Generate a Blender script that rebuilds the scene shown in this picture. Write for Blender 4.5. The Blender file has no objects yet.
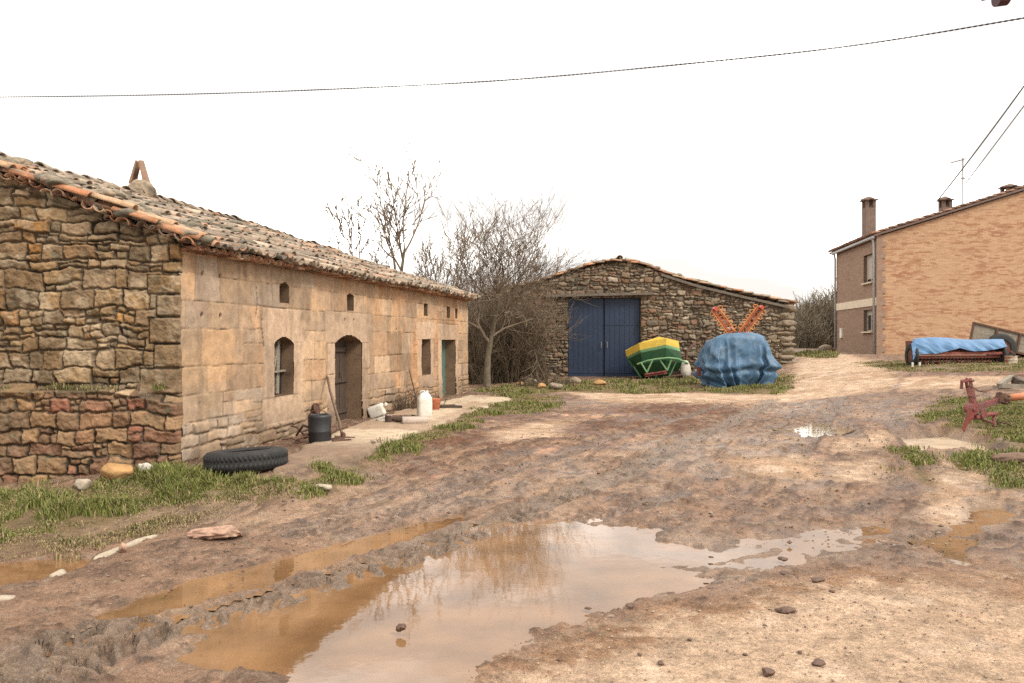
import bpy, bmesh, math, random
import numpy as np
from mathutils import Vector
SC = bpy.context.scene
COL = SC.collection
FPX, HOR, HC = 830.0, 338.0, 1.7       # lens in pixels, horizon row, eye height (m)
rad = math.radians

# ------------------------------------------------------------------ noise
def hsh(ix, iy, seed=0):
    n = (ix.astype(np.int64)*374761393 + iy.astype(np.int64)*668265263 + seed*144269504) & 0xffffffff
    n = ((n ^ (n >> 13))*1274126177) & 0xffffffff
    n = ((n ^ (n >> 15))*2246822519) & 0xffffffff
    n = n ^ (n >> 16)
    return (n & 0xffff)/65535.0
def vnoise(x, y, seed=0):
    x = np.asarray(x, float); y = np.asarray(y, float)
    ix = np.floor(x); iy = np.floor(y); fx = x-ix; fy = y-iy
    fx = fx*fx*(3-2*fx); fy = fy*fy*(3-2*fy)
    a = hsh(ix, iy, seed); b = hsh(ix+1, iy, seed); c = hsh(ix, iy+1, seed); d = hsh(ix+1, iy+1, seed)
    return (a*(1-fx)+b*fx)*(1-fy)+(c*(1-fx)+d*fx)*fy
def fbm(x, y, o=4, seed=0, g=.5):
    s = 0; a = 1; t = 0
    for i in range(o):
        s = s + a*vnoise(x*2**i+i*17.3, y*2**i+i*9.1, seed+i*13); t += a; a *= g
    return s/t
def ss(a, b, x):
    t = np.clip((x-a)/(b-a), 0, 1); return t*t*(3-2*t)
def mix(a, b, m):
    return a*(1-m[..., None]) + np.asarray(b)*m[..., None]

# ------------------------------------------------------------------ terrain (smooth form of the yard)
def xk(y): return -4.45 + .203*(y-11.1) + 2.05
def gz(x, y):
    x = np.asarray(x, float); y = np.asarray(y, float)
    z = .86*ss(6, 15, x)*ss(5, 26, y) + .12*ss(24, 33, y)*ss(-2, 3, x) + .15*ss(38, 60, y)*ss(6, 15, x)
    w1 = ss(-.1, -1.1, x-xk(y))*ss(11, 9.3, y)
    w2 = ss(-4.5, -6.5, x)*ss(20, 12, y)
    low = .32*(1-ss(8.8, 14.5, y))*np.maximum(ss(-.5, .6, x-xk(y)), ss(11, 8.8, y))
    return z - np.maximum(low, .2*w2) - .09*w1
def at(px, py, dz=0.):
    z = 0.
    for _ in range(30):
        Y = (HC-z)*FPX/(py-HOR); X = (px-512)/FPX*Y
        z = .5*z + .5*float(gz(X, Y))
    return Vector((X, Y, z+dz))
def atd(px, py, D): return Vector(((px-512)/FPX*D, D, HC-(py-HOR)/FPX*D))

# ------------------------------------------------------------------ object helpers
def tag(o, label=None, cat=None, group=None, kind=None):
    if label: o['label'] = label
    if cat: o['category'] = cat
    if group: o['group'] = group
    if kind: o['kind'] = kind
    return o
def thing(name, loc, label, cat, group=None, rz=0):
    o = bpy.data.objects.new(name, None); COL.objects.link(o)
    o.location = loc; o.rotation_euler.z = rz; o.empty_display_size = .2
    return tag(o, label, cat, group)
def npmesh(name, verts, faces, mat, parent=None, col=None, uv=None, smooth=True):
    verts = np.asarray(verts, np.float32); faces = np.asarray(faces, np.int32)
    me = bpy.data.meshes.new(name); k = faces.shape[1]; nf = len(faces)
    me.vertices.add(len(verts)); me.vertices.foreach_set('co', verts.ravel())
    me.loops.add(nf*k); me.loops.foreach_set('vertex_index', faces.ravel())
    me.polygons.add(nf); me.polygons.foreach_set('loop_start', np.arange(0, nf*k, k, dtype=np.int32))
    me.polygons.foreach_set('loop_total', np.full(nf, k, np.int32))
    me.polygons.foreach_set('use_smooth', np.full(nf, smooth, bool))
    me.update(calc_edges=True)
    if col is not None:
        c = np.ones((len(verts), 4), np.float32); col = np.asarray(col); c[:, :col.shape[1]] = col
        at_ = me.color_attributes.new('Col', 'FLOAT_COLOR', 'POINT'); at_.data.foreach_set('color', c.ravel())
    if uv is not None:
        l = me.uv_layers.new(name='UVMap'); l.data.foreach_set('uv', np.asarray(uv, np.float32)[faces.ravel()].ravel())
    me.validate()
    me.materials.append(mat)
    o = bpy.data.objects.new(name, me); COL.objects.link(o)
    if parent: o.parent = parent; o.matrix_parent_inverse.identity()
    return o
class MB:
    def __init__(s, org=(0, 0, 0)): s.v = []; s.f = []; s.o = Vector(org)
    def pt(s, p): s.v.append(Vector(p)-s.o); return len(s.v)-1
    def poly(s, ps): s.f.append([s.pt(p) for p in ps])
    def box(s, c, d, rx=0, ry=0, rz=0):
        from mathutils import Euler
        R = Euler((rx, ry, rz)).to_matrix(); c = Vector(c); i = len(s.v)
        for x in (-.5, .5):
            for y in (-.5, .5):
                for z in (-.5, .5): s.pt(c + R @ Vector((x*d[0], y*d[1], z*d[2])))
        for f in ((0,1,3,2),(4,6,7,5),(0,4,5,1),(2,3,7,6),(0,2,6,4),(1,5,7,3)): s.f.append([i+k for k in f])
    def bar(s, a, b, w, h=None, up=(0, 0, 1)):
        a = Vector(a); b = Vector(b); h = h or w; d = (b-a).normalized(); up = Vector(up)
        if abs(d.dot(up)) > .95: up = Vector((1, 0, 0))
        sd = d.cross(up).normalized()*w/2; u = sd.cross(d).normalized()*h/2; i = len(s.v)
        for p in (a, b):
            for q in (sd+u, sd-u, -sd-u, -sd+u): s.pt(p+q)
        for f in ((0,1,5,4),(1,2,6,5),(2,3,7,6),(3,0,4,7),(3,2,1,0),(4,5,6,7)): s.f.append([i+k for k in f])
    def tube(s, pts, r, n=6, cap=True):
        pts = [Vector(p) for p in pts]; m = len(pts); prev = None; rings = []
        if not hasattr(r, '__len__'): r = [r]*m
        for k, p in enumerate(pts):
            d = (pts[min(k+1, m-1)]-pts[max(k-1, 0)]).normalized()
            if prev is None:
                u = d.orthogonal().normalized()
            else:
                u = prev - d*prev.dot(d)
                u = u.normalized() if u.length > 1e-6 else d.orthogonal().normalized()
            prev = u; w = d.cross(u)
            rings.append([s.pt(p + (u*math.cos(2*math.pi*j/n)+w*math.sin(2*math.pi*j/n))*r[k]) for j in range(n)])
        for A, B in zip(rings, rings[1:]):
            for j in range(n): s.f.append([A[j], A[(j+1) % n], B[(j+1) % n], B[j]])
        if cap: s.f.append(rings[0][::-1]); s.f.append(rings[-1])
    def lathe(s, c, prof, n=20, axis='z', sq=0, ry=0):
        """prof: (radius, height) pairs about c"""
        c = Vector(c); rings = []
        for r, h in prof:
            ring = []
            for j in range(n):
                a = 2*math.pi*j/n; p = Vector((r*math.cos(a), r*math.sin(a), h))
                if axis == 'x': p = Vector((p.z, p.x, p.y))
                elif axis == 'y': p = Vector((p.x, p.z, p.y))
                if ry: p = Vector((p.x*math.cos(ry)+p.z*math.sin(ry), p.y, -p.x*math.sin(ry)+p.z*math.cos(ry)))
                ring.append(s.pt(c+p))
            rings.append(ring)
        for A, B in zip(rings, rings[1:]):
            for j in range(n): s.f.append([A[j], A[(j+1) % n], B[(j+1) % n], B[j]])
        return rings
    def build(s, name, mat, parent=None, smooth=False, bevel=0, label=None):
        me = bpy.data.meshes.new(name); me.from_pydata(s.v, [], s.f); me.materials.append(mat)
        if smooth: me.polygons.foreach_set('use_smooth', [True]*len(me.polygons))
        if bevel:
            b = bmesh.new(); b.from_mesh(me); bmesh.ops.bevel(b, geom=b.edges[:], offset=bevel, segments=2, profile=.6, affect='EDGES'); b.to_mesh(me); b.free()
        me.validate(); me.update()
        o = bpy.data.objects.new(name, me); COL.objects.link(o)
        if parent: o.parent = parent
        if label: o['label'] = label
        return o

# ------------------------------------------------------------------ materials
def mat(name, col=(.3, .3, .3), rough=.8, var=.3, scale=6., bump=.3, bscale=40., attr=False, metal=0., dirt=None, spec=.4, stretch=None, coord='Object', sheen=0):
    m = bpy.data.materials.new(name); m.use_nodes = True; nt = m.node_tree; N = nt.nodes; L = nt.links
    b = N['Principled BSDF']; b.inputs['Roughness'].default_value = rough; b.inputs['Metallic'].default_value = metal
    b.inputs['Specular IOR Level'].default_value = spec
    tc = N.new('ShaderNodeTexCoord'); src = tc.outputs[coord]
    if stretch:
        mp = N.new('ShaderNodeMapping'); mp.inputs['Scale'].default_value = stretch; L.new(src, mp.inputs['Vector']); src = mp.outputs[0]
    n1 = N.new('ShaderNodeTexNoise'); n1.inputs['Scale'].default_value = scale; n1.inputs['Detail'].default_value = 8; n1.inputs['Roughness'].default_value = .65
    L.new(src, n1.inputs['Vector'])
    mr = N.new('ShaderNodeMapRange'); mr.inputs['From Min'].default_value = .25; mr.inputs['From Max'].default_value = .75
    mr.inputs['To Min'].default_value = 1-var; mr.inputs['To Max'].default_value = 1+var
    L.new(n1.outputs['Fac'], mr.inputs['Value'])
    mul = N.new('ShaderNodeMix'); mul.data_type = 'RGBA'; mul.blend_type = 'MULTIPLY'; mul.inputs[0].default_value = 1
    if attr:
        a = N.new('ShaderNodeAttribute'); a.attribute_name = 'Col'; L.new(a.outputs['Color'], mul.inputs[6])
    else: mul.inputs[6].default_value = (*col, 1)
    L.new(mr.outputs[0], mul.inputs[7]); out = mul.outputs[2]
    if dirt:
        dc, dsc, lo, hi = dirt
        n2 = N.new('ShaderNodeTexNoise'); n2.inputs['Scale'].default_value = dsc; n2.inputs['Detail'].default_value = 10; n2.inputs['Roughness'].default_value = .7
        L.new(src, n2.inputs['Vector'])
        r2 = N.new('ShaderNodeMapRange'); r2.inputs['From Min'].default_value = lo; r2.inputs['From Max'].default_value = hi
        L.new(n2.outputs['Fac'], r2.inputs['Value'])
        mx = N.new('ShaderNodeMix'); mx.data_type = 'RGBA'; L.new(r2.outputs[0], mx.inputs[0]); L.new(out, mx.inputs[6]); mx.inputs[7].default_value = (*dc, 1); out = mx.outputs[2]
    L.new(out, b.inputs['Base Color'])
    if bump:
        n3 = N.new('ShaderNodeTexNoise'); n3.inputs['Scale'].default_value = bscale; n3.inputs['Detail'].default_value = 6
        L.new(src, n3.inputs['Vector'])
        bp = N.new('ShaderNodeBump'); bp.inputs['Strength'].default_value = bump; bp.inputs['Distance'].default_value = .02
        L.new(n3.outputs['Fac'], bp.inputs['Height']); L.new(bp.outputs[0], b.inputs['Normal'])
    return m
M = {}
M['stone'] = mat('rubble_stone', attr=True, var=.45, scale=9, bump=.5, bscale=35, dirt=((.10, .095, .06), 5, .56, .72), spec=.2)
M['ashlar'] = mat('ashlar_stone', attr=True, var=.3, scale=7, bump=.35, bscale=30, dirt=((.14, .10, .06), 2.2, .58, .78), spec=.2)
M['jamb'] = mat('jamb_stone', (.27, .19, .11), var=.3, scale=5, dirt=((.09, .06, .04), 2.5, .5, .7), spec=.2)
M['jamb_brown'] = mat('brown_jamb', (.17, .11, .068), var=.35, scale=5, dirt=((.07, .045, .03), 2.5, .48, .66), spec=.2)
M['rock'] = mat('loose_rock', (.22, .17, .12), var=.4, scale=8, bump=.6, bscale=25, dirt=((.12, .11, .08), 5, .5, .7), spec=.2)
M['rock_pale'] = mat('pale_rock', (.31, .26, .195), var=.3, scale=9, bump=.5, bscale=25, dirt=((.2, .15, .1), 6, .55, .7), spec=.2)
M['rock_pink'] = mat('pink_rock', (.34, .21, .15), var=.3, scale=9, bump=.6, bscale=30, dirt=((.14, .09, .06), 7, .5, .68), spec=.2)
M['rock_ochre'] = mat('ochre_rock', (.33, .19, .08), var=.3, scale=6, bump=.5, bscale=25, spec=.2)
M['tile'] = mat('roof_tile', attr=True, var=.4, scale=11, bump=.5, bscale=45, dirt=((.17, .14, .10), 6, .53, .66), spec=.25)
M['wood'] = mat('weathered_wood', (.13, .09, .06), var=.45, scale=7, bump=.5, bscale=18, stretch=(6, 6, .6), rough=.85)
M['wood_grey'] = mat('grey_wood', (.20, .17, .13), var=.4, scale=6, bump=.5, bscale=18, stretch=(1, 5, 5), rough=.85)
M['wood_lintel'] = mat('old_beam', (.115, .092, .07), var=.45, scale=5, bump=.6, bscale=14, stretch=(1, 5, 5), rough=.9)
M['wood_dark'] = mat('dark_wood', (.055, .036, .024), var=.4, scale=7, bump=.4, bscale=18, stretch=(6, 6, .6))
M['green_wood'] = mat('green_painted_wood', (.07, .13, .10), var=.3, scale=5, bump=.4, bscale=18, stretch=(6, 6, .6), dirt=((.08, .07, .05), 5, .6, .7), rough=.7)
M['concrete'] = mat('concrete_slab', (.27, .20, .13), var=.3, scale=3, bump=.4, bscale=30, dirt=((.12, .08, .05), 1.3, .48, .66), spec=.3)
M['blue_door'] = mat('blue_metal_paint', (.010, .021, .047), rough=.55, var=.25, scale=1.5, bump=.1, bscale=10, dirt=((.025, .034, .05), 2.5, .58, .8))
M['tarp'] = mat('blue_tarpaulin', (.05, .108, .178), rough=.55, var=.3, scale=2.5, bump=.5, bscale=9, dirt=((.12, .165, .21), 3.0, .5, .7), spec=.4)
M['rubber'] = mat('old_rubber', (.016, .015, .014), rough=.75, var=.4, scale=8, bump=.4, bscale=40, dirt=((.07, .055, .04), 5, .58, .75))
M['black_plastic'] = mat('black_plastic', (.02, .02, .022), rough=.5, var=.3, scale=4, bump=.2, dirt=((.06, .05, .04), 6, .6, .8))
M['white_plastic'] = mat('white_plastic', (.56, .53, .47), rough=.45, var=.12, scale=4, bump=.1, dirt=((.33, .27, .2), 6, .5, .72))
M['cloth_white'] = mat('dirty_white_cloth', (.44, .40, .34), rough=.8, var=.15, scale=8, bump=.3)
M['rust'] = mat('rust', (.09, .045, .028), rough=.85, var=.5, scale=9, bump=.5, bscale=40)
M['red_paint'] = mat('faded_red_paint', (.22, .055, .04), rough=.65, var=.4, scale=8, bump=.3, bscale=30, dirt=((.13, .075, .055), 7, .5, .66))
M['red_dark'] = mat('dark_red_paint', (.16, .03, .022), rough=.65, var=.4, scale=8, bump=.3, dirt=((.06, .03, .025), 5, .5, .65))
M['orange_paint'] = mat('orange_paint', (.34, .075, .022), rough=.5, var=.25, scale=6, bump=.2, dirt=((.32, .12, .04), 9, .55, .7))
M['orange_wire'] = mat('orange_spring_steel', (.50, .19, .05), rough=.5, var=.2, scale=6, bump=.1)
M['orange_pale'] = mat('faded_orange_paint', (.42, .15, .07), rough=.6, var=.3, scale=7, bump=.3, dirt=((.2, .1, .06), 7, .55, .7))
M['yellow'] = mat('yellow_paint', (.54, .36, .05), rough=.5, var=.15, scale=5, bump=.1, dirt=((.4, .3, .12), 5, .56, .72))
M['green'] = mat('dark_green_paint', (.010, .052, .018), rough=.5, var=.25, scale=4, bump=.1, dirt=((.06, .07, .035), 5, .52, .7))
M['green_pale'] = mat('pale_green_paint', (.13, .25, .115), rough=.55, var=.2, scale=5, bump=.1, dirt=((.25, .25, .15), 7, .58, .72))
M['dark'] = mat('interior_shade', (.012, .010, .009), rough=.9, var=.2, bump=0)  # near-black colour standing in for the shade inside openings and the pipe mouth
M['metal_grey'] = mat('grey_metal', (.25, .25, .24), rough=.5, var=.25, metal=.6, bump=.1)
M['zinc'] = mat('grey_pipe', (.33, .32, .31), rough=.5, var=.15, bump=.1)
M['cable'] = mat('black_cable', (.03, .03, .03), rough=.6, var=.1, bump=0)
M['maroon'] = mat('maroon_metal', (.045, .012, .016), rough=.6, var=.2, bump=0)
M['bark'] = mat('bark', (.12, .095, .065), rough=.9, var=.4, scale=9, bump=.6, bscale=25, spec=.1, dirt=((.16, .15, .09), 4, .5, .7))
M['twig'] = mat('twig_bark', (.155, .115, .08), rough=.9, var=.3, scale=3, bump=0, spec=.1)
M['twig_red'] = mat('brown_twig_bark', (.165, .125, .085), rough=.9, var=.4, scale=1.5, bump=0, spec=.1)
M['twig_far'] = mat('far_twig_bark', (.17, .14, .10), rough=.9, var=.35, scale=.8, bump=0, spec=.1)
M['grass'] = mat('grass', attr=True, rough=.6, var=.2, scale=3, bump=0, spec=.25)
M['plaster'] = mat('cream_band', (.55, .45, .33), rough=.8, var=.12, scale=3, bump=.1)
M['window_dark'] = mat('dark_window_glass', (.02, .02, .022), rough=.12, var=.1, bump=0)
M['shutter_grey'] = mat('pale_roller_shutter', (.33, .28, .22), rough=.6, var=.1, bump=.1)
M['roof_moss'] = mat('mossy_stone', (.10, .082, .055), var=.5, scale=9, bump=.8, bscale=22, dirt=((.16, .13, .09), 6, .52, .64))
M['mortar_stone'] = mat('chimney_rubble', (.24, .18, .12), var=.4, scale=8, bump=.7, bscale=14, dirt=((.1, .085, .06), 5, .5, .65))
M['sidewall'] = mat('plain_rubble', (.16, .12, .08), var=.5, scale=4, bump=.8, bscale=8)
M['brown_roof'] = mat('brown_roof_edge', (.12, .075, .055), var=.3, scale=4, bump=.2)

def brick_mat(name, c1, c2, mort, streak, bw=.25, rh=.066, thr=(.5, .64)):
    m = bpy.data.materials.new(name); m.use_nodes = True; nt = m.node_tree; N = nt.nodes; L = nt.links; b = N['Principled BSDF']
    b.inputs['Roughness'].default_value = .9; b.inputs['Specular IOR Level'].default_value = .2
    uv = N.new('ShaderNodeUVMap'); uv.uv_map = 'UVMap'
    bt = N.new('ShaderNodeTexBrick'); bt.inputs['Scale'].default_value = 1; bt.inputs['Brick Width'].default_value = bw; bt.inputs['Row Height'].default_value = rh
    bt.inputs['Mortar Size'].default_value = .008; bt.inputs['Color1'].default_value = (*c1, 1); bt.inputs['Color2'].default_value = (*c2, 1); bt.inputs['Mortar'].default_value = (*mort, 1)
    L.new(uv.outputs[0], bt.inputs['Vector'])
    mp = N.new('ShaderNodeMapping'); mp.inputs['Scale'].default_value = (.55, 3.4, 1); L.new(uv.outputs[0], mp.inputs['Vector'])
    n = N.new('ShaderNodeTexNoise'); n.inputs['Scale'].default_value = .9; n.inputs['Detail'].default_value = 9; n.inputs['Roughness'].default_value = .72; L.new(mp.outputs[0], n.inputs['Vector'])
    # snap the streaks to whole bricks: a second brick texture gives one random grey per brick
    b2 = N.new('ShaderNodeTexBrick'); b2.inputs['Scale'].default_value = 1; b2.inputs['Brick Width'].default_value = bw; b2.inputs['Row Height'].default_value = rh
    b2.inputs['Mortar Size'].default_value = 0; b2.inputs['Color1'].default_value = (0, 0, 0, 1); b2.inputs['Color2'].default_value = (1, 1, 1, 1); L.new(uv.outputs[0], b2.inputs['Vector'])
    ad = N.new('ShaderNodeMath'); ad.operation = 'MULTIPLY_ADD'; L.new(b2.outputs['Color'], ad.inputs[0]); ad.inputs[1].default_value = .16; L.new(n.outputs['Fac'], ad.inputs[2])
    r = N.new('ShaderNodeMapRange'); r.inputs['From Min'].default_value = thr[0]+.08; r.inputs['From Max'].default_value = thr[1]+.08; L.new(ad.outputs[0], r.inputs['Value'])
    mx = N.new('ShaderNodeMix'); mx.data_type = 'RGBA'; L.new(r.outputs[0], mx.inputs[0]); L.new(bt.outputs['Color'], mx.inputs[6]); mx.inputs[7].default_value = (*streak, 1)
    L.new(mx.outputs[2], b.inputs['Base Color'])
    bp = N.new('ShaderNodeBump'); bp.inputs['Strength'].default_value = .4; bp.inputs['Distance'].default_value = .01; bp.invert = True
    L.new(bt.outputs['Fac'], bp.inputs['Height']); L.new(bp.outputs[0], b.inputs['Normal'])
    return m
M['brick_gable'] = brick_mat('ochre_brick', (.41, .255, .148), (.335, .187, .104), (.375, .26, .17), (.27, .13, .073))
M['brick_brown'] = brick_mat('brown_brick', (.27, .175, .122), (.225, .14, .098), (.25, .17, .122), (.21, .13, .09))

def ground_mat():
    m = bpy.data.materials.new('wet_ground'); m.use_nodes = True; nt = m.node_tree; N = nt.nodes; L = nt.links; b = N['Principled BSDF']
    a = N.new('ShaderNodeAttribute'); a.attribute_name = 'Col'
    tc = N.new('ShaderNodeTexCoord')
    def noise(s, d=8, r=.65):
        n = N.new('ShaderNodeTexNoise'); n.inputs['Scale'].default_value = s; n.inputs['Detail'].default_value = d; n.inputs['Roughness'].default_value = r
        L.new(tc.outputs['Object'], n.inputs['Vector']); return n.outputs['Fac']
    def rng(s, a0, a1, b0, b1):
        r = N.new('ShaderNodeMapRange'); L.new(s, r.inputs['Value'])
        for k, v in zip(('From Min', 'From Max', 'To Min', 'To Max'), (a0, a1, b0, b1)): r.inputs[k].default_value = v
        return r.outputs[0]
    def mul(c, f):
        x = N.new('ShaderNodeMix'); x.data_type = 'RGBA'; x.blend_type = 'MULTIPLY'; x.inputs[0].default_value = 1; L.new(c, x.inputs[6]); L.new(f, x.inputs[7]); return x.outputs[2]
    c = mul(a.outputs['Color'], rng(noise(3.1, 10, .72), .32, .68, .66, 1.32))
    c = mul(c, rng(noise(26, 8, .8), .36, .64, .64, 1.32)); c = mul(c, rng(noise(95, 4, .7), .35, .65, .72, 1.26))
    # scattered grit: voronoi specks
    vo = N.new('ShaderNodeTexVoronoi'); vo.inputs['Scale'].default_value = 34; L.new(tc.outputs['Object'], vo.inputs['Vector'])
    sp = rng(vo.outputs['Distance'], .10, .2, 1, 0)
    sepc = N.new('ShaderNodeSeparateColor'); L.new(vo.outputs['Color'], sepc.inputs[0])
    pick = rng(sepc.outputs[0], .80, .84, 0, 1)
    mm = N.new('ShaderNodeMath'); mm.operation = 'MULTIPLY'; L.new(sp, mm.inputs[0]); L.new(pick, mm.inputs[1])
    m3 = N.new('ShaderNodeMath'); m3.operation = 'MULTIPLY'; L.new(mm.outputs[0], m3.inputs[0]); m3.inputs[1].default_value = .55
    cr = N.new('ShaderNodeMix'); cr.data_type = 'RGBA'; L.new(sepc.outputs[1], cr.inputs[0]); cr.inputs[6].default_value = (.05, .03, .02, 1); cr.inputs[7].default_value = (.36, .28, .2, 1)
    x = N.new('ShaderNodeMix'); x.data_type = 'RGBA'; L.new(m3.outputs[0], x.inputs[0]); L.new(c, x.inputs[6]); L.new(cr.outputs[2], x.inputs[7])
    L.new(x.outputs[2], b.inputs['Base Color'])
    # alpha of the attribute = wetness
    w = N.new('ShaderNodeMath'); w.operation = 'MULTIPLY_ADD'; L.new(noise(5, 6), w.inputs[0]); w.inputs[1].default_value = .6; L.new(a.outputs['Alpha'], w.inputs[2])
    L.new(rng(w.outputs[0], .45, 1.25, .95, .28), b.inputs['Roughness'])
    L.new(rng(w.outputs[0], .55, 1.25, .08, .45), b.inputs['Specular IOR Level'])
    ba = N.new('ShaderNodeMath'); ba.operation = 'ADD'; L.new(noise(55, 8, .7), ba.inputs[0]); L.new(noise(14, 5), ba.inputs[1])
    bp = N.new('ShaderNodeBump'); bp.inputs['Strength'].default_value = .9; bp.inputs['Distance'].default_value = .03
    L.new(ba.outputs[0], bp.inputs['Height']); L.new(bp.outputs[0], b.inputs['Normal'])
    return m
M['ground'] = ground_mat()
def water_mat(name, col, bump=.03):
    m = bpy.data.materials.new(name); m.use_nodes = True; nt = m.node_tree; N = nt.nodes; L = nt.links; b = N['Principled BSDF']
    b.inputs['Roughness'].default_value = .03; b.inputs['IOR'].default_value = 1.75
    tc = N.new('ShaderNodeTexCoord'); n = N.new('ShaderNodeTexNoise'); n.inputs['Scale'].default_value = 2.2; n.inputs['Detail'].default_value = 5; L.new(tc.outputs['Object'], n.inputs['Vector'])
    r = N.new('ShaderNodeMapRange'); r.inputs['From Min'].default_value = .3; r.inputs['From Max'].default_value = .7; r.inputs['To Min'].default_value = .72; r.inputs['To Max'].default_value = 1.3; L.new(n.outputs['Fac'], r.inputs['Value'])
    x = N.new('ShaderNodeMix'); x.data_type = 'RGBA'; x.blend_type = 'MULTIPLY'; x.inputs[0].default_value = 1; x.inputs[6].default_value = (*col, 1); L.new(r.outputs[0], x.inputs[7]); L.new(x.outputs[2], b.inputs['Base Color'])
    n2 = N.new('ShaderNodeTexNoise'); n2.inputs['Scale'].default_value = 7; n2.inputs['Detail'].default_value = 3; L.new(tc.outputs['Object'], n2.inputs['Vector'])
    bp = N.new('ShaderNodeBump'); bp.inputs['Strength'].default_value = bump; bp.inputs['Distance'].default_value = .02; L.new(n2.outputs['Fac'], bp.inputs['Height']); L.new(bp.outputs[0], b.inputs['Normal'])
    return m
M['water'] = water_mat('muddy_water', (.165, .09, .042))
M['water_dull'] = water_mat('dull_water', (.15, .09, .045))
M['water_milky'] = water_mat('silty_water', (.34, .255, .165)); M['water_milky'].node_tree.nodes['Principled BSDF'].inputs['Roughness'].default_value = .28
M['water_pale'] = water_mat('milky_water', (.23, .165, .10))

# ------------------------------------------------------------------ ground sheet
def W(pxs): return np.array([[*at(px, py)[:2]] for px, py in pxs])
def sdpoly(x, y, P):
    """signed distance, positive inside"""
    d2 = np.full(x.shape, 1e9); ins = np.zeros(x.shape, bool); n = len(P)
    for i in range(n):
        ax, ay = P[i]; bx, by = P[(i+1) % n]; ex, ey = bx-ax, by-ay
        t = np.clip(((x-ax)*ex+(y-ay)*ey)/(ex*ex+ey*ey+1e-12), 0, 1)
        d2 = np.minimum(d2, (x-ax-t*ex)**2+(y-ay-t*ey)**2)
        c = ((ay > y) != (by > y)) & (x < (bx-ax)*(y-ay)/((by-ay) if by != ay else 1e-12)+ax)
        ins ^= c
    d = np.sqrt(d2); return np.where(ins, d, -d)
def pmask(x, y, pxs, soft=.15, warp=.2, wsc=1.2, seed=1, world=False):
    P = np.asarray(pxs) if world else W(pxs); out = np.zeros(x.shape); mg = soft+warp+.3
    sel = (x > P[:, 0].min()-mg) & (x < P[:, 0].max()+mg) & (y > P[:, 1].min()-mg) & (y < P[:, 1].max()+mg)
    if sel.any():
        xs, ys = x[sel], y[sel]
        out[sel] = ss(-soft, soft, sdpoly(xs, ys, P) + warp*2*(fbm(xs*wsc, ys*wsc, 4, seed)-.5))
    return out
def track(x, y, pxs, w):
    P = W(pxs); bd = np.full(x.shape, 9.); bs = np.zeros(x.shape); bl = np.zeros(x.shape)
    # smooth polyline
    pts = []
    for i in range(len(P)-1):
        p0, p1, p2, p3 = P[max(i-1, 0)], P[i], P[i+1], P[min(i+2, len(P)-1)]
        for t in np.linspace(0, 1, 6, endpoint=False):
            pts.append(.5*((2*p1)+(-p0+p2)*t+(2*p0-5*p1+4*p2-p3)*t*t+(-p0+3*p1-3*p2+p3)*t**3))
    pts.append(P[-1]); P = np.array(pts); s0 = 0
    sel = (x > P[:, 0].min()-1) & (x < P[:, 0].max()+1) & (y > P[:, 1].min()-1) & (y < P[:, 1].max()+1)
    xs, ys = x[sel], y[sel]; d_ = np.full(xs.shape, 9.); s_ = np.zeros(xs.shape); l_ = np.zeros(xs.shape)
    for a, b in zip(P, P[1:]):
        e = b-a; L = np.hypot(*e)+1e-9; t = np.clip(((xs-a[0])*e[0]+(ys-a[1])*e[1])/(L*L), 0, 1)
        dx = xs-a[0]-t*e[0]; dy = ys-a[1]-t*e[1]; d = np.hypot(dx, dy); cr = (e[0]*dy-e[1]*dx)
        u = d < d_; d_ = np.where(u, d, d_); s_ = np.where(u, s0+t*L, s_); l_ = np.where(u, np.sign(cr)*d, l_); s0 += L
    bd[sel] = d_; bs[sel] = s_; bl[sel] = l_
    return bd, bs, bl

PUDDLES = [  # name, outline, level below the yard, depth, material, softness
 ([(180,658),(205,628),(300,600),(385,568),(445,542),(520,516),(590,520),(650,530),(690,550),(682,580),(610,600),(545,625),(475,655),(420,695),(330,700),(318,664),(250,655)], .022, .09, 'water', .22, .26),
 ([(40,642),(110,606),(200,578),(300,553),(400,525),(462,511),(458,521),(400,541),(300,571),(220,594),(140,620),(90,643)], .022, .07, 'water', .08, .12),
 ([(640,565),(720,545),(800,529),(870,519),(915,532),(850,552),(780,562),(700,578)], .030, .002, 'water', .25, .35),
 ([(-30,564),(60,556),(92,557),(78,567),(40,577),(-30,586)], .03, .06, 'water', .08, .1),
 ([(784,428),(815,423),(845,428),(825,435),(795,435)], .03, .03, 'water_pale', .2, .3),
 ([(896,432),(945,424),(990,436),(950,447),(915,446)], .03, .04, 'water_milky', .15, .2),
 ([(945,455),(985,436),(1008,445),(985,460),(960,466)], .035, .05, 'water_dull', .12, .2),
 ([(930,540),(960,500),(1010,502),(1030,515),(990,525),(960,560)], .03, .02, 'water_dull', .15, .25),
]
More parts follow.
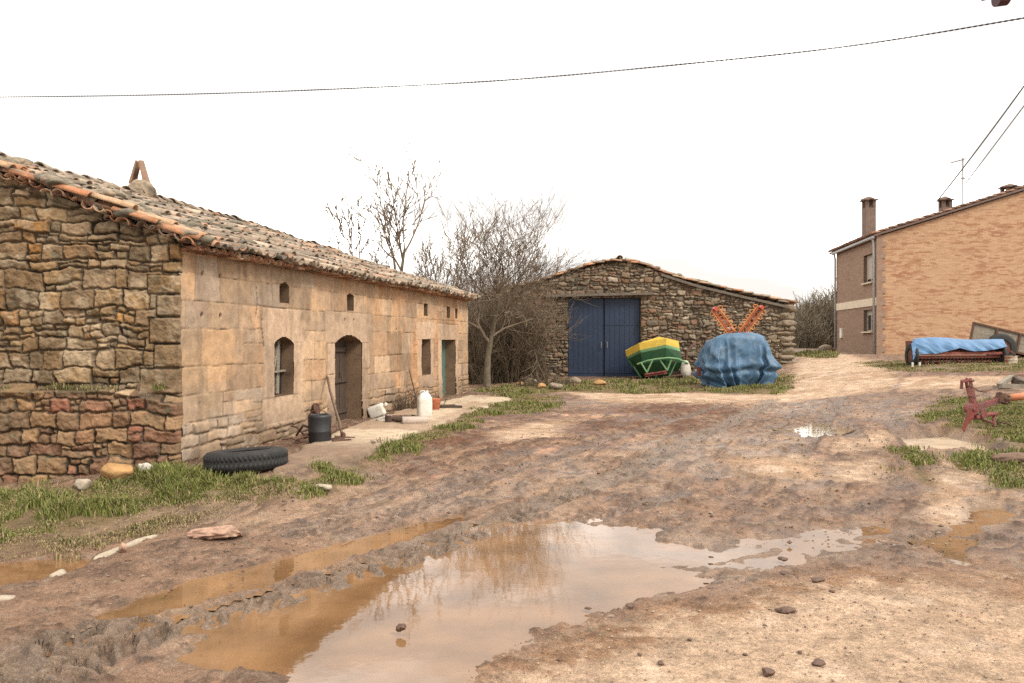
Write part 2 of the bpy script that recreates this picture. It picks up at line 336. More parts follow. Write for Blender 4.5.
GRASS = [ # outline, count, height, dryness, density-noise threshold
 ([(-60,492),(60,492),(150,478),(200,474),(285,480),(262,494),(200,500),(150,512),(60,534),(-60,548)], 36000, .165, .16, .30),
 ([(-60,545),(60,528),(180,505),(260,492),(215,520),(120,538),(60,552),(-60,560)], 12000, .06, .85, .36),
 ([(285,484),(325,478),(372,458),(362,476),(325,490),(292,492)], 3500, .10, .2, .4),
 ([(370,457),(395,445),(440,426),(470,418),(466,428),(425,440),(388,460)], 4500, .12, .2, .35),
 ([(468,416),(480,402),(515,391),(558,398),(548,412),(500,416)], 8000, .10, .25, .3),
 ([(470,392),(500,386),(570,381),(700,377),(797,374),(792,390),(775,394),(700,391),(640,394),(560,392),(500,394)], 22000, .14, .3, .36),
 ([(945,424),(965,404),(1060,393),(1060,496),(1000,488),(972,470),(955,458),(985,452),(1012,440),(985,430)], 26000, .10, .15, .28),
 ([(855,363),(905,361),(1060,358),(1060,372),(960,373),(895,371)], 14000, .075, .45, .3),
 ([(904,448),(918,448),(934,486),(918,480)], 1500, .07, .25, .35),
 ([(916,417),(950,397),(975,396),(945,414),(925,424)], 2600, .09, .25, .35),
 ([(790,353),(836,353),(836,358),(800,357)], 3000, .2, .3, .2),
]
PALE = [
 [(430,700),(560,640),(690,600),(830,572),(930,566),(1024,576),(1400,640),(1400,1500),(200,1500)],
 [(735,460),(795,452),(832,462),(815,479),(760,476)], [(836,462),(880,455),(898,470),(886,486),(835,482)], [(830,441),(888,431),(893,445),(842,451)],
 [(560,391),(640,394),(700,393),(778,395),(740,404),(600,402)], [(490,430),(560,421),(565,436),(500,442)], [(690,404),(785,386),(800,353),(838,353),(880,366),(905,384),(850,395),(790,402)],
 [(900,432),(960,423),(990,436),(920,450)], [(900,378),(1010,376),(1010,386),(900,390)], [(970,530),(985,470),(940,450),(925,470),(935,520)]]
RED = [[(385,450),(480,417),(700,399),(765,405),(705,430),(610,452),(480,482),(400,492)], [(860,372),(1060,372),(1060,382),(880,384)]]
TRACKS = [  # line, width, depth, lug height, raised
 ([(10,700),(110,648),(215,612),(330,580),(440,543),(540,503),(640,464),(720,427),(770,400)], .5, .0, .055, True),
 ([(-30,700),(20,655),(120,625)], .5, .0, .055, True),
 ([(560,520),(640,505),(700,480),(750,445),(790,410),(800,392)], .45, .055, .035, False),
 ([(300,535),(400,492),(480,464),(560,440),(640,418),(700,402)], .45, .045, .03, False),
 ([(380,520),(470,484),(580,448),(680,418),(740,400)], .4, .04, .03, False),
 ([(700,590),(800,560),(900,540),(1000,545),(1080,560)], .45, .04, .035, False),
 ([(680,560),(780,535),(880,500),(960,470)], .4, .03, .03, False),
 ([(905,500),(880,470),(850,430),(840,400)], .4, .03, .025, False),
 ([(965,520),(930,470),(900,430),(880,400)], .4, .03, .025, False),
 ([(620,540),(720,500),(800,450),(830,410),(850,380)], .4, .04, .03, False)]
def build_ground():
    t = np.concatenate([-np.array([16, 8, 4.5, 2.6, 1.7, 1.2, .95, .82]), np.linspace(-.74, .74, 880), np.array([.82, .95, 1.2, 1.7, 2.6, 4.5, 8, 16])])
    yr = np.concatenate([np.linspace(-.6, 3.3, 14), np.geomspace(3.4, 62, 900), np.geomspace(63.5, 900, 40)])
    T, Y = np.meshgrid(t, yr); X = (Y+.8)*T
    x = X.ravel(); y = Y.ravel(); n = len(x)
    z = gz(x, y)
    big = fbm(x*.5, y*.5, 4, 3); med = fbm(x*2.2, y*2.2, 4, 5); fin = fbm(x*9, y*9, 4, 8); cl = fbm(x*5, y*5, 3, 21); fn2 = fbm(x*21, y*21, 3, 23); cl2 = fbm(x*11, y*11, 3, 24)
    pale = np.zeros(n)
    for i, p in enumerate(PALE): pale = np.maximum(pale, pmask(x, y, p, .25 if i == 0 else .3, .3, 1.1, 30+i))
    red = np.zeros(n)
    for i, p in enumerate(RED): red = np.maximum(red, pmask(x, y, p, .5, .6, .9, 50+i))
    gr = np.zeros(n)
    for i, g in enumerate(GRASS): gr = np.maximum(gr, pmask(x, y, g[0], .15, .2, 1.5, 70+i)*(1-.5*(g[3] > .6)))
    # colours of the soils
    c = np.zeros((n, 3)); c[:] = (.165, .108, .070)
    c = mix(c, (.115, .072, .046), ss(.42, .6, med)*.75)
    c = mix(c, (.23, .165, .108), ss(.52, .66, big)*.55)
    c = mix(c, (.105, .052, .029), red*ss(.34, .56, med))
    c = mix(c, (.30, .185, .105), red*ss(.58, .7, big*.6+med*.4)*.8)
    palec = mix(mix(np.tile((.315, .24, .168), (n, 1)), (.26, .188, .125), ss(.48, .66, big)), (.37, .295, .215), ss(.50, .66, med)*.8)
    pf = pale*ss(.2, .38, med+.25*pale)
    c = c*(1-pf[:, None]) + palec*pf[:, None]
    brd = pmask(x, y, [(430,700),(540,632),(690,590),(820,566),(940,562),(1080,575),(1080,610),(940,590),(830,592),(700,630),(560,690)], .2, .25, 1.2, 91)
    c = mix(c, (.155, .092, .052), brd*ss(.36, .56, fin*.5+med*.5)*.8)
    c = mix(c, (.10, .082, .04), gr*.75)
    wet = .52 + .35*ss(.38, .6, med)*ss(.35, .6, big) - .50*pf - .35*gr - .15*red
    lawn_far = ss(24, 34, y)*ss(.6, .3, np.abs(x-14)/12)
    far = ss(48, 70, y); c = mix(c, (.10, .085, .045), far*.8)
    c = c*np.array([1.29, 1.18, 1.15])*(1-.0*pf[:, None])
    # relief
    amp = .026*(1-pf)*(1-.3*gr)+.007
    z += amp*((med-.5)*1.7 + (fin-.5)*.85)*ss(70, 40, y) + .02*(big-.5)
    clod = ss(.60, .74, cl)*(1-pf)*(1-gr); z += .018*clod*(.4+fin)*ss(40, 15, y)
    cd2 = ss(.60, .70, cl2)*(1-.8*pf)*(1-gr); z += .016*cd2*ss(30, 10, y)+.016*(fn2-.5)*(1-.6*pf)*ss(16, 7, y)
    c = mix(c, (.085, .052, .034), clod*.45); c = mix(c, (.06, .035, .022), cd2*.75*ss(.32, .55, med+.1*red))
    chk = ss(.57, .66, fbm((x*.9-y*.42)*10, (y*.9+x*.42)*3.2, 4, 28))*(1-gr)*(1-.85*pf)*ss(7, 10, y); z += .012*chk*ss(40, 15, y); c = mix(c, (.072, .040, .024), chk*.6)
    c = mix(c, (.24, .175, .12), ss(.60, .72, fbm(x*7, y*7, 3, 26))*(1-gr)*.45)
    # puddle hollows
    lev = []
    for i, (p, dn, dep, _, soft, warp) in enumerate(PUDDLES):
        Pw = W(p); ctr = Pw.mean(0); L = float(gz(ctr[0], ctr[1]))-dn
        if i == 3: L = float(gz(*at(45, 567)[:2]))-.02
        if i > 3: L = float(min(gz(*q) for q in (np.concatenate([W(PUDDLES[5][0]), W(PUDDLES[6][0])]) if i in (5, 6) else Pw)))-.018
        L += .002 if i == 5 else (-.002 if i == 1 else 0)
        lev.append(L)
        m = pmask(x, y, p, soft, warp, 1.3, 110+i)
        nz = ((med-.5)*1.3+(fin-.5)*.8)*(.035 if dep > .03 else .05)
        z = z*(1-m)+(L-dep+nz)*m
        c = mix(c, (.13, .075, .038), m*.5); wet = wet*(1-m)+.95*m
        rim = pmask(x, y, p, soft+.25, warp, 1.3, 110+i); wet = np.maximum(wet, .62*rim)
    # tyre tracks
    for k, (p, w, dep, lug, raised) in enumerate(TRACKS):
        d, s, l = track(x, y, p, w)
        wb = w*(1+.25*(fbm(x*2.5, y*2.5, 2, 140+k)-.5)); ins = ss(wb/2+.03, wb/2-.04, d)
        brk = ss(.36, .56, fbm(x*.8, y*.8, 3, 150+k))*(1-.7*pf)
        ph = .55*(fbm(x*1.7, y*2.1, 3, 160+k)-.5)+.10*(fin-.5); lg = ss(-.5, .8, np.sin(2*np.pi*(s+np.abs(l)*.8+(l > 0)*.11+ph)/.215))*(.1+1.3*ss(.35, .65, fbm(x*3.3, y*3.3, 3, 170+k)))*(1-.55*ss(8.5, 12, y))
        if raised:
            z = z*(1-ins)+(gz(x, y)-.052+lug*.9*lg+.06*(fin-.5)+.05*(med-.5)+.03*(fn2-.5)+.018)*ins
            z += .018*np.exp(-((d-wb/2-.05)/.06)**2)*(.3+1.2*med)
            wet = np.maximum(wet, .72*ins); c = mix(c, (.15, .105, .072), ins*.7)
        else:
            z += (-dep*.7 + lug*.8*lg)*ins*brk + .026*np.exp(-((d-wb/2-.06)/.08)**2)*brk*(.2+fin)
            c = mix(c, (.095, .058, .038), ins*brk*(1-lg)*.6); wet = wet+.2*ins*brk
    # keep the building plots dry and flat under the walls
    col = np.concatenate([np.clip(c, .005, .8), np.clip(wet, 0, 1)[:, None]], 1)
    R, C = T.shape; idx = np.arange(R*C).reshape(R, C)
    f = np.stack([idx[:-1, :-1], idx[:-1, 1:], idx[1:, 1:], idx[1:, :-1]], -1).reshape(-1, 4)
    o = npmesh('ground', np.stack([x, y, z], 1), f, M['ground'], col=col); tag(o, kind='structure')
    for (p, dn, dep, mt, soft, warp), L in zip(PUDDLES, lev):
        Pw = W(p); ctr = Pw.mean(0); Pw = ctr+(Pw-ctr)*1.0; e = []
        # dilated outline, triangulated on a grid
        x0, y0 = Pw.min(0)-.35; x1, y1 = Pw.max(0)+.35; st = max(.06, (x1-x0)/90)
        gx, gy = np.meshgrid(np.arange(x0, x1, st), np.arange(y0, y1, st)); sd = sdpoly(gx.ravel(), gy.ravel(), Pw).reshape(gx.shape)
        ok = sd > -.24; id2 = np.arange(gx.size).reshape(gx.shape)
        k = ok[:-1, :-1] & ok[:-1, 1:] & ok[1:, 1:] & ok[1:, :-1]
        ff = np.stack([id2[:-1, :-1][k], id2[:-1, 1:][k], id2[1:, 1:][k], id2[1:, :-1][k]], 1)
        uq, inv = np.unique(ff, return_inverse=True); V = np.stack([gx.ravel()[uq], gy.ravel()[uq], np.full(len(uq), L)], 1)
        w_ = npmesh('puddle', V, inv.reshape(-1, 4), M[mt]); tag(w_, kind='structure')
build_ground()

# ------------------------------------------------------------------ grass
rng = np.random.default_rng(7)
def blades(name, P, h, dry, seed, lean=.5, wd=.006, label=None):
    n = len(P); r = np.random.default_rng(seed)
    a = r.uniform(0, 2*np.pi, n); cl = fbm(P[:, 0]*2.2, P[:, 1]*2.2, 3, seed)
    H = h*.52*(.35+.9*r.random(n))*(.30+1.5*ss(.3, .7, cl)); ln = lean*(.2+r.random(n)); la = a+r.normal(0, .6, n)+1.57
    w = wd*(.6+.8*r.random(n)); ca, sa = np.cos(a), np.sin(a); V = np.zeros((n, 6, 3))
    for k, (t, ww) in enumerate(((0, 1), (.55, .75), (1, .12))):
        off = H*ln*t*t; cx = P[:, 0]+np.cos(la)*off; cy = P[:, 1]+np.sin(la)*off; cz = P[:, 2]-.02*(t == 0)+H*t*(1-.25*ln*t)
        V[:, 2*k] = np.stack([cx-ca*w*ww, cy-sa*w*ww, cz], 1); V[:, 2*k+1] = np.stack([cx+ca*w*ww, cy+sa*w*ww, cz], 1)
    b = np.arange(n)[:, None]*6; F = np.concatenate([b+[0, 1, 3, 2], b+[2, 3, 5, 4]])
    g1 = np.array([.085, .118, .022]); g2 = np.array([.18, .19, .045]); st = np.array([.26, .19, .10])
    c = (g1+(g2-g1)*r.random((n, 1)))*np.array([1.03, .95, 1.1]); isd = (r.random(n) < np.clip(dry+.16+.9*(.45-cl), .04, 1))[:, None]; c = np.where(isd, st*(.4+.8*r.random((n, 1))), c)
    return npmesh(name, V.reshape(-1, 3), F, M['grass'], col=np.repeat(c, 6, 0), smooth=False)
for gi, (p, cnt, h, dry, th) in enumerate(GRASS):
    P = W(p); lo, hi = P.min(0)-.4, P.max(0)+.4; pts = np.zeros((0, 2)); k = 0
    while len(pts) < cnt and k < 40:
        q = rng.uniform(lo, hi, (cnt*3, 2)); k += 1
        sd = sdpoly(q[:, 0], q[:, 1], P)-.05+.7*(fbm(q[:, 0]*1.7, q[:, 1]*1.7, 3, 200+gi)-.5)*1.2
        d = fbm(q[:, 0]*1.3, q[:, 1]*1.3, 4, 210+gi)
        pts = np.concatenate([pts, q[(rng.random(len(q)) < ss(-.35, .32, sd)) & (rng.random(len(q)) < ss(th, th+.24, d))]])
    pts = pts[:cnt]; z = gz(pts[:, 0], pts[:, 1])
    dist = pts[:, 1].mean(); o = blades('grass', np.column_stack([pts, z]), h, dry, 300+gi, wd=.0045+.00035*dist)
    tag(o, kind='stuff')

# ------------------------------------------------------------------ stone coursing
def courses(U, V, rows, wid, seed, warp=.03, split=.2, blocks=()):
    R = np.random.default_rng(seed)
    Uw = U+warp*2.6*(fbm(U*3.1, V*3.1, 3, seed)-.5)+warp*.8*(fbm(U*14, V*14, 2, seed+1)-.5)
    Vw = V+warp*2.6*(fbm(U*2.3+40, V*2.3, 3, seed+2)-.5)+warp*.8*(fbm(U*14, V*14+9, 2, seed+3)-.5)
    b = [V.min()-.4]
    while b[-1] < V.max()+.4: b.append(b[-1]+R.uniform(*rows))
    b = np.array(b); r = np.clip(np.searchsorted(b, Vw)-1, 0, len(b)-2)
    lo = b[r]; hi = b[r+1]; ul = np.zeros_like(U); uh = np.zeros_like(U); cid = np.zeros(U.shape, np.int64)
    for k in range(len(b)-1):
        m = r == k; e = [U.min()-R.uniform(.3, .9)]
        while e[-1] < U.max()+.6: e.append(e[-1]+R.uniform(*wid)*(.75+.5*(b[k+1]-b[k])/rows[1]))
        e = np.array(e); q = np.clip(np.searchsorted(e, Uw[m])-1, 0, len(e)-2); ul[m] = e[q]; uh[m] = e[q+1]; cid[m] = k*1000+q
    s1 = hsh(cid, cid*0, seed+5); mid = lo+(hi-lo)*(.35+.3*hsh(cid, cid*0+1, seed+6)); sp = s1 < split
    top = sp & (Vw > mid); lo = np.where(top, mid, lo); hi = np.where(sp & ~top, mid, hi); cid = cid*2+top
    # split stones are cut across once more now and then
    s2 = hsh(cid, cid*0+2, seed+7); mu = ul+(uh-ul)*(.35+.3*hsh(cid, cid*0+3, seed+8)); sq = sp & (s2 < .6) & ((uh-ul) > wid[0]*1.1)
    rt = sq & (Uw > mu); ul = np.where(rt, mu, ul); uh = np.where(sq & ~rt, mu, uh); cid = cid*2+rt
    kind = np.zeros(U.shape, int)
    for i, (u0, u1, v0, v1, kd) in enumerate(blocks):
        m = (U > u0) & (U < u1) & (V > v0) & (V < v1)
        ul[m] = u0; uh[m] = u1; lo[m] = v0; hi[m] = v1; cid[m] = 900000+i; kind[m] = kd; Uw[m] = U[m]; Vw[m] = V[m]
    du = np.maximum(np.minimum(Uw-ul, uh-Uw), 0); dv = np.maximum(np.minimum(Vw-lo, hi-Vw), 0)
    ins = warp*.32*hsh(cid, cid*0+9, seed+30)*(kind == 0); du = np.maximum(du-ins*.8, 0); dv = np.maximum(dv-ins*.6, 0)
    d = du*dv/np.sqrt(du*du+dv*dv+1e-9)
    rn = [hsh(cid, cid*0+k, seed+20) for k in range(5)]
    lu = (Uw-(ul+uh)/2)/(uh-ul+1e-6); lv = (Vw-(lo+hi)/2)/(hi-lo+1e-6)
    return d, rn, lu, lv, kind
def wall_grid(name, org, ud, nd, us, vs, disp, col, keep, mt, parent, uvscale=None):
    U, V = np.meshgrid(us, vs); D = disp(U, V) if disp else (np.zeros_like(U))
    cc = None
    if isinstance(D, tuple): D, cc = D
    org, ud, nd = (np.array(q, float) for q in (org, ud, nd))
    P = org+U[..., None]*ud+V[..., None]*np.array([0, 0, 1.])+D[..., None]*nd
    uc = (U[:-1, :-1]+U[1:, 1:])/2; vc = (V[:-1, :-1]+V[1:, 1:])/2; k = keep(uc, vc) if keep else np.ones(uc.shape, bool)
    i = np.arange(U.size).reshape(U.shape); f = np.stack([i[:-1, :-1][k], i[:-1, 1:][k], i[1:, 1:][k], i[1:, :-1][k]], 1)
    uq, inv = np.unique(f, return_inverse=True)
    return npmesh(name, P.reshape(-1, 3)[uq], inv.reshape(-1, 4), mt, parent, col=None if cc is None else cc.reshape(-1, 3)[uq], uv=np.stack([U, V], -1).reshape(-1, 2)[uq])
def axis(a, b, st, marks=()):
    ks = sorted({round(a, 4), round(b, 4), *[round(m, 4) for m in marks if a < m < b]}); out = []
    for p, q in zip(ks, ks[1:]): out += list(np.linspace(p, q, max(1, int(round((q-p)/st))), endpoint=False))
    return np.array(out+[ks[-1]])
def pal(rn, cols):
    c = np.array(cols); i = np.minimum((rn*len(c)).astype(int), len(c)-1); return c[i]

# ------------------------------------------------------------------ roof tiles
def tiles(name, f, S0, S1, W0, W1, pitch, L, r, mt, parent, seed=0, jit=1., cols=None, nrm=1, skip=.0):
    """f(s,w)->(N,3). rows of barrel tiles running up the slope: channels below, covers above"""
    R = np.random.default_rng(seed); ns = int((S1-S0)/pitch); nw = int((W1-W0)/(L*.8))+1; seg = 6
    K, J, B = (q.ravel() for q in np.meshgrid(np.arange(ns), np.arange(nw), [0, 1], indexing='ij'))
    keep = R.random(len(K)) >= skip*(B == 1); K, J, B = K[keep], J[keep], B[keep]; n = len(K)
    s = S0+(K+.5*(1-B)+.5)*pitch + R.normal(0, .012*jit, n); w = W0+J*L*.8+R.normal(0, .018*jit, n)+(J > 0)*0.
    e = 1e-2; p0 = f(s, w); a = f(s+e, w)-p0; a /= np.linalg.norm(a, axis=1)[:, None]
    u = f(s, w+L)-p0; u /= np.linalg.norm(u, axis=1)[:, None]; nn = np.cross(a, u); nn /= np.linalg.norm(nn, axis=1)[:, None]; nn *= np.sign(nn[:, 2:3])
    yaw = R.normal(0, .035*jit, n)[:, None]; u = u+a*yaw; lift = R.normal(0, .012*jit, n)
    th = np.linspace(0, np.pi, seg+1); V = np.zeros((n, 4, seg+1, 3)); rs = r*(1+R.normal(0, .05, n))
    for q, (t, out) in enumerate(((0, 1), (1, 1), (0, 0), (1, 0))):
        rr = rs*(1.0 if t == 0 else .82)*(1 if out else .80)
        ca = np.cos(th)[None]*rr[:, None]; sa = np.sin(th)[None]*rr[:, None]*np.where(B == 1, .85, -.75)[:, None]
        base = p0+u*(L*t)+nn*(np.where(B == 1, .045, .10)+lift+(.035 if t == 0 else -.005))[:, None]
        V[:, q] = base[:, None]+a[:, None]*ca[..., None]+nn[:, None]*sa[..., None]
    nv = 4*(seg+1); b = np.arange(n)[:, None]*nv; F = []; st = seg+1
    for j in range(seg):
        F += [b+[j, j+1, st+j+1, st+j], b+[2*st+j+1, 2*st+j, 3*st+j, 3*st+j+1], b+[j+1, j, 2*st+j, 2*st+j+1], b+[st+j, st+j+1, 3*st+j+1, 3*st+j]]
    F += [b+[0, st, 3*st, 2*st], b+[st-1, 3*st-1, 4*st-1, 2*st-1]]
    cols = cols or [(.33, .25, .18), (.28, .205, .145), (.37, .28, .20), (.23, .175, .13), (.36, .21, .13), (.31, .25, .19), (.17, .14, .105), (.40, .31, .23), (.26, .20, .15), (.13, .11, .085)]
    c = pal(R.random(n), cols)*(.66+.36*R.random((n, 1)))
    return npmesh(name, V.reshape(-1, 3), np.concatenate(F), mt, parent, col=np.repeat(c, nv, 0), smooth=True)

def rockmesh(name, loc, size, mt, seed, parent=None, rz=0, rough=.22, sub=3, cl=.62):
    b = bmesh.new(); bmesh.ops.create_icosphere(b, subdivisions=sub, radius=1); r = random.Random(seed); cz, sz = math.cos(rz), math.sin(rz)
    ax = [Vector((r.gauss(0, 1), r.gauss(0, 1), r.gauss(0, 1))).normalized() for _ in range(9)]; cut = [r.uniform(cl, cl+.33) for _ in ax]
    for v in b.verts:
        p = v.co.copy()
        for a_, c_ in zip(ax, cut):
            d = p.dot(a_)
            if d > c_: p -= a_*(d-c_)
        k = 1+rough*(float(fbm(np.array([p.x*1.7+seed]), np.array([p.y*1.7+p.z*1.3]), 4, seed)[0])-.5)
        p = Vector((p.x*size[0], p.y*size[1], p.z*size[2]))*k; v.co = (p.x*cz-p.y*sz, p.x*sz+p.y*cz, p.z)
    me = bpy.data.meshes.new(name); b.to_mesh(me); b.free(); me.polygons.foreach_set('use_smooth', [True]*len(me.polygons)); me.materials.append(mt)
    o = bpy.data.objects.new(name, me); COL.objects.link(o); o.location = loc
    if parent: o.parent = parent
    return o

# ================================================================== OLD STONE HOUSE
C0 = np.array([-4.45, 11.1, 0.]); FD = np.array([.199, .980, 0.]); FN = np.array([.980, -.199, 0.]); FL = 15.31; EAVE = 2.98
house = thing('stone_house', (0, 0, 0), 'long low old stone house with a sagging clay tile roof, left of the muddy yard', 'house')
HOLES = [  # s0,s1,z0,z1,arch rise
 (2.60, 3.32, .73, 1.72, .12), (5.06, 6.44, -.15, 1.76, .16), (10.55, 11.34, .73, 1.67, 0), (12.38, 13.85, -.15, 1.65, 0),
 (2.80, 3.15, 2.29, 2.64, .07), (5.64, 5.98, 2.25, 2.60, .05), (10.72, 11.08, 2.28, 2.60, 0), (12.88, 13.2, 2.28, 2.60, 0), (13.78, 14.03, 2.28, 2.58, 0)]
def in_hole(u, v, h):
    s0, s1, z0, z1, a = h; t = (u-(s0+s1)/2)/((s1-s0)/2)
    return (u > s0) & (u < s1) & (v > z0) & (v < z1-a*t*t)
BL = [(2.27, 2.6, .73, 1.62, 1), (3.32, 3.66, .73, 1.62, 1), (2.22, 3.78, 1.62, 2.2, 1), (2.22, 3.72, .28, .73, 1),
      (4.75, 5.06, -.3, .5, 1), (4.68, 5.06, .5, 1.0, 1), (4.75, 5.06, 1.0, 1.6, 1), (6.44, 6.85, -.3, .4, 1), (6.44, 6.78, .4, 1.05, 1), (6.44, 6.9, 1.05, 1.6, 1), (4.62, 7.0, 1.6, 2.22, 1),
      (10.2, 10.55, .73, 1.67, 1), (11.34, 11.62, .73, 1.67, 1), (10.1, 11.7, 1.67, 2.12, 1), (10.2, 11.7, .42, .73, 1),
      (12.05, 12.38, -.3, 1.65, 1), (13.85, 14.15, -.3, 1.65, 1), (11.95, 14.2, 1.65, 2.1, 1)]
def facade(U, V):
    d, rn, lu, lv, kd = courses(U, V, (.36, .54), (.38, .95), 11, .014, .14, BL)
    d2, rn2, lu2, lv2, _ = courses(U, V, (.14, .28), (.18, .5), 12, .035, .3)
    rub = ss(.62, .42, V+.25*(fbm(U*1.1, V*1.1, 3, 9)-.5))*(kd == 0)          # rough plinth of small stones
    d = np.where(rub > .5, d2, d); rn = [np.where(rub > .5, b, a) for a, b in zip(rn, rn2)]
    p = np.clip(d/(.016+.02*rub), 0, 1); pr = np.sqrt(1-(1-p)**2)
    D = .020*pr*(1+1.2*rub)+.012*(rn[0]-.5)*(1+2*rub)+.018*(fbm(U*5, V*5, 4, 4)-.5)+.012*(rn[3]-.5)*lu
    c = pal(rn[1], [(.30, .21, .122), (.335, .23, .125), (.26, .19, .122), (.36, .255, .15), (.31, .20, .108), (.275, .21, .14), (.34, .22, .115)])
    rig = ss(6.5, 9.5, U+1.5*(fbm(U*.8, V*.5, 3, 14)-.5)); och = ss(.40, .62, fbm(U*1.6, V*.8, 4, 15))
    c = mix(c, (.38, .205, .09), rig*och*.8); c = mix(c, (.36, .25, .14), ss(.52, .68, fbm(U*.9, V*.9, 4, 17))*.5); c = mix(c, (.21, .165, .11), ss(.5, .62, fbm(U*1.2+9, V*1.5, 4, 27))*.4)
    c = mix(c, (.335, .245, .155), (kd == 1)*.85)
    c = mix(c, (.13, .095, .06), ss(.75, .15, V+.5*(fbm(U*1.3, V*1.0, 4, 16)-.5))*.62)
    c = mix(c, (.16, .115, .07), ss(.56, .66, fbm(U*2.6, V*.45, 4, 19))*.4)
    c = mix(c, (.33, .275, .195), ss(.60, .68, fbm(U*3, V*3, 4, 18))*ss(1.0, .3, V)*ss(4, 1, U)*.5)
    c = c*np.array([1.11, 1.08, 1.17]); c = c*(.80+.36*rn[2])[..., None]
    jt = ss(.55, .1, p)*(.45+.55*ss(.4, .6, fbm(U*2, V*2, 3, 23))); c = mix(c, (.20, .135, .075), jt*.8)
    drk = jt*ss(.56, .66, fbm(U*1.7, V*1.7, 3, 24)); c = mix(c, (.05, .035, .022), drk)
    # putlog holes and a crack stay as small dark pits
    for (a, b) in ((.52, 2.60), (.98, 2.60), (.52, 2.02), (.98, 2.02), (6.0, 2.06), (5.55, 2.06), (8.6, 1.9)):
        q = np.hypot(U-a, V-b) < .032; D = np.where(q, D-.06, D); c = np.where(q[..., None], (.03, .02, .015), c)
    cr = np.abs(U-(2.02+.22*ss(2.02, 2.0, V)+.03*np.sin(V*9))) < .012; q = cr & (V > 1.55) & (V < 2.5); D = np.where(q, D-.04, D); c = np.where(q[..., None], (.04, .025, .02), c)
    return D, c
us = axis(0, FL, .017, [h[0] for h in HOLES]+[h[1] for h in HOLES]); vs = axis(-.35, EAVE, .017, [h[2] for h in HOLES]+[h[3] for h in HOLES])
def keepf(u, v):
    k = np.ones(u.shape, bool)
    for h in HOLES: k &= ~in_hole(u, v, h)
    return k
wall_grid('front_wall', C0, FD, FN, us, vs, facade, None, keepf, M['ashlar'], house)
def FP(s, z, off=0.): return Vector(C0+FD*s+FN*off)+Vector((0, 0, z))
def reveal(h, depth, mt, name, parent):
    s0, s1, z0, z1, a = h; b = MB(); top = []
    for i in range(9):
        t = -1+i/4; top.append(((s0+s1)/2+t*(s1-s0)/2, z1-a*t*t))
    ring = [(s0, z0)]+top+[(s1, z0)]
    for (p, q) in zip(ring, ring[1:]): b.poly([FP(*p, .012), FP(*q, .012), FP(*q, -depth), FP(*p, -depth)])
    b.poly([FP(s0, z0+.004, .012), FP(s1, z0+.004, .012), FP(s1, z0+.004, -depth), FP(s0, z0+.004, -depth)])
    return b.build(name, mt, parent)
def fill(h, depth, mt, name, parent, planks=0, hr=0, inset=0.):
    s0, s1, z0, z1, a = h; b = MB(); n = max(planks, 1); R = random.Random(int(s0*100))
    for i in range(n):
        a0 = s0+(s1-s0)*i/n+.004; a1 = s0+(s1-s0)*(i+1)/n-.004; o = -depth+R.uniform(-.008, .008)
        for off in (o,): b.poly([FP(a0, z0, off), FP(a1, z0, off), FP(a1, z1, off), FP(a0, z1, off)]); b.poly([FP(a1, z0, off), FP(a1, z0, off-.04), FP(a1, z1, off-.04), FP(a1, z1, off)]); b.poly([FP(a0, z0, off), FP(a0, z0, off-.04), FP(a0, z1, off-.04), FP(a0, z1, off)])
    for k in range(hr):
        zz = z0+(z1-z0)*(k+.5)/hr; b.bar(FP(s0+.03, zz, -depth+.03), FP(s1-.03, zz, -depth+.03), .03, .09)
    return b.build(name, mt, parent)
w1 = reveal(HOLES[0], .22, M['jamb_brown'], 'window', house); fill((2.58, 3.34, .7, 1.74, 0), .215, M['dark'], 'shade_panel', w1)  # flat near-black sheet takes the place of the unlit room
sh = MB()
for i in range(4): sh.bar(FP(2.66+i*.15, .75, -.17-.006*i), FP(2.67+i*.17, 1.66, -.18-.006*i), .045+.05*(i%2), .025, FN)
sh.bar(FP(2.72, .8, -.13), FP(3.1, 1.6, -.16), .05, .03, FN); sh.bar(FP(2.62, 1.12, -.15), FP(3.3, 1.14, -.15), .03, .06, FN); sh.build('shutter', M['wood_grey'], w1)
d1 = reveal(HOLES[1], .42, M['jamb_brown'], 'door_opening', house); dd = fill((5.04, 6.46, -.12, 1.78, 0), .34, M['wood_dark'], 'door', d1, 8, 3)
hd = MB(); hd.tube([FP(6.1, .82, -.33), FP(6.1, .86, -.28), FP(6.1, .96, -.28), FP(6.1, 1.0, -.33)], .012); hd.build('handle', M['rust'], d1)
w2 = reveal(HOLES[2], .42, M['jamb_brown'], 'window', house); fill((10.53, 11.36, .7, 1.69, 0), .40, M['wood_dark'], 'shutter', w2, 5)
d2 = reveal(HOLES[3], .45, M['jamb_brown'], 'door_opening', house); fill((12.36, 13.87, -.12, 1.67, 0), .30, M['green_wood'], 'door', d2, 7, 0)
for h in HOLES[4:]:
    v = reveal(h, .3, M['jamb_brown'], 'vent_window', house); fill((h[0]-.02, h[1]+.02, h[2]-.02, h[3]+.02, 0), .29, M['dark'], 'shade_panel', v)  # same near-black sheet for the shade behind each vent
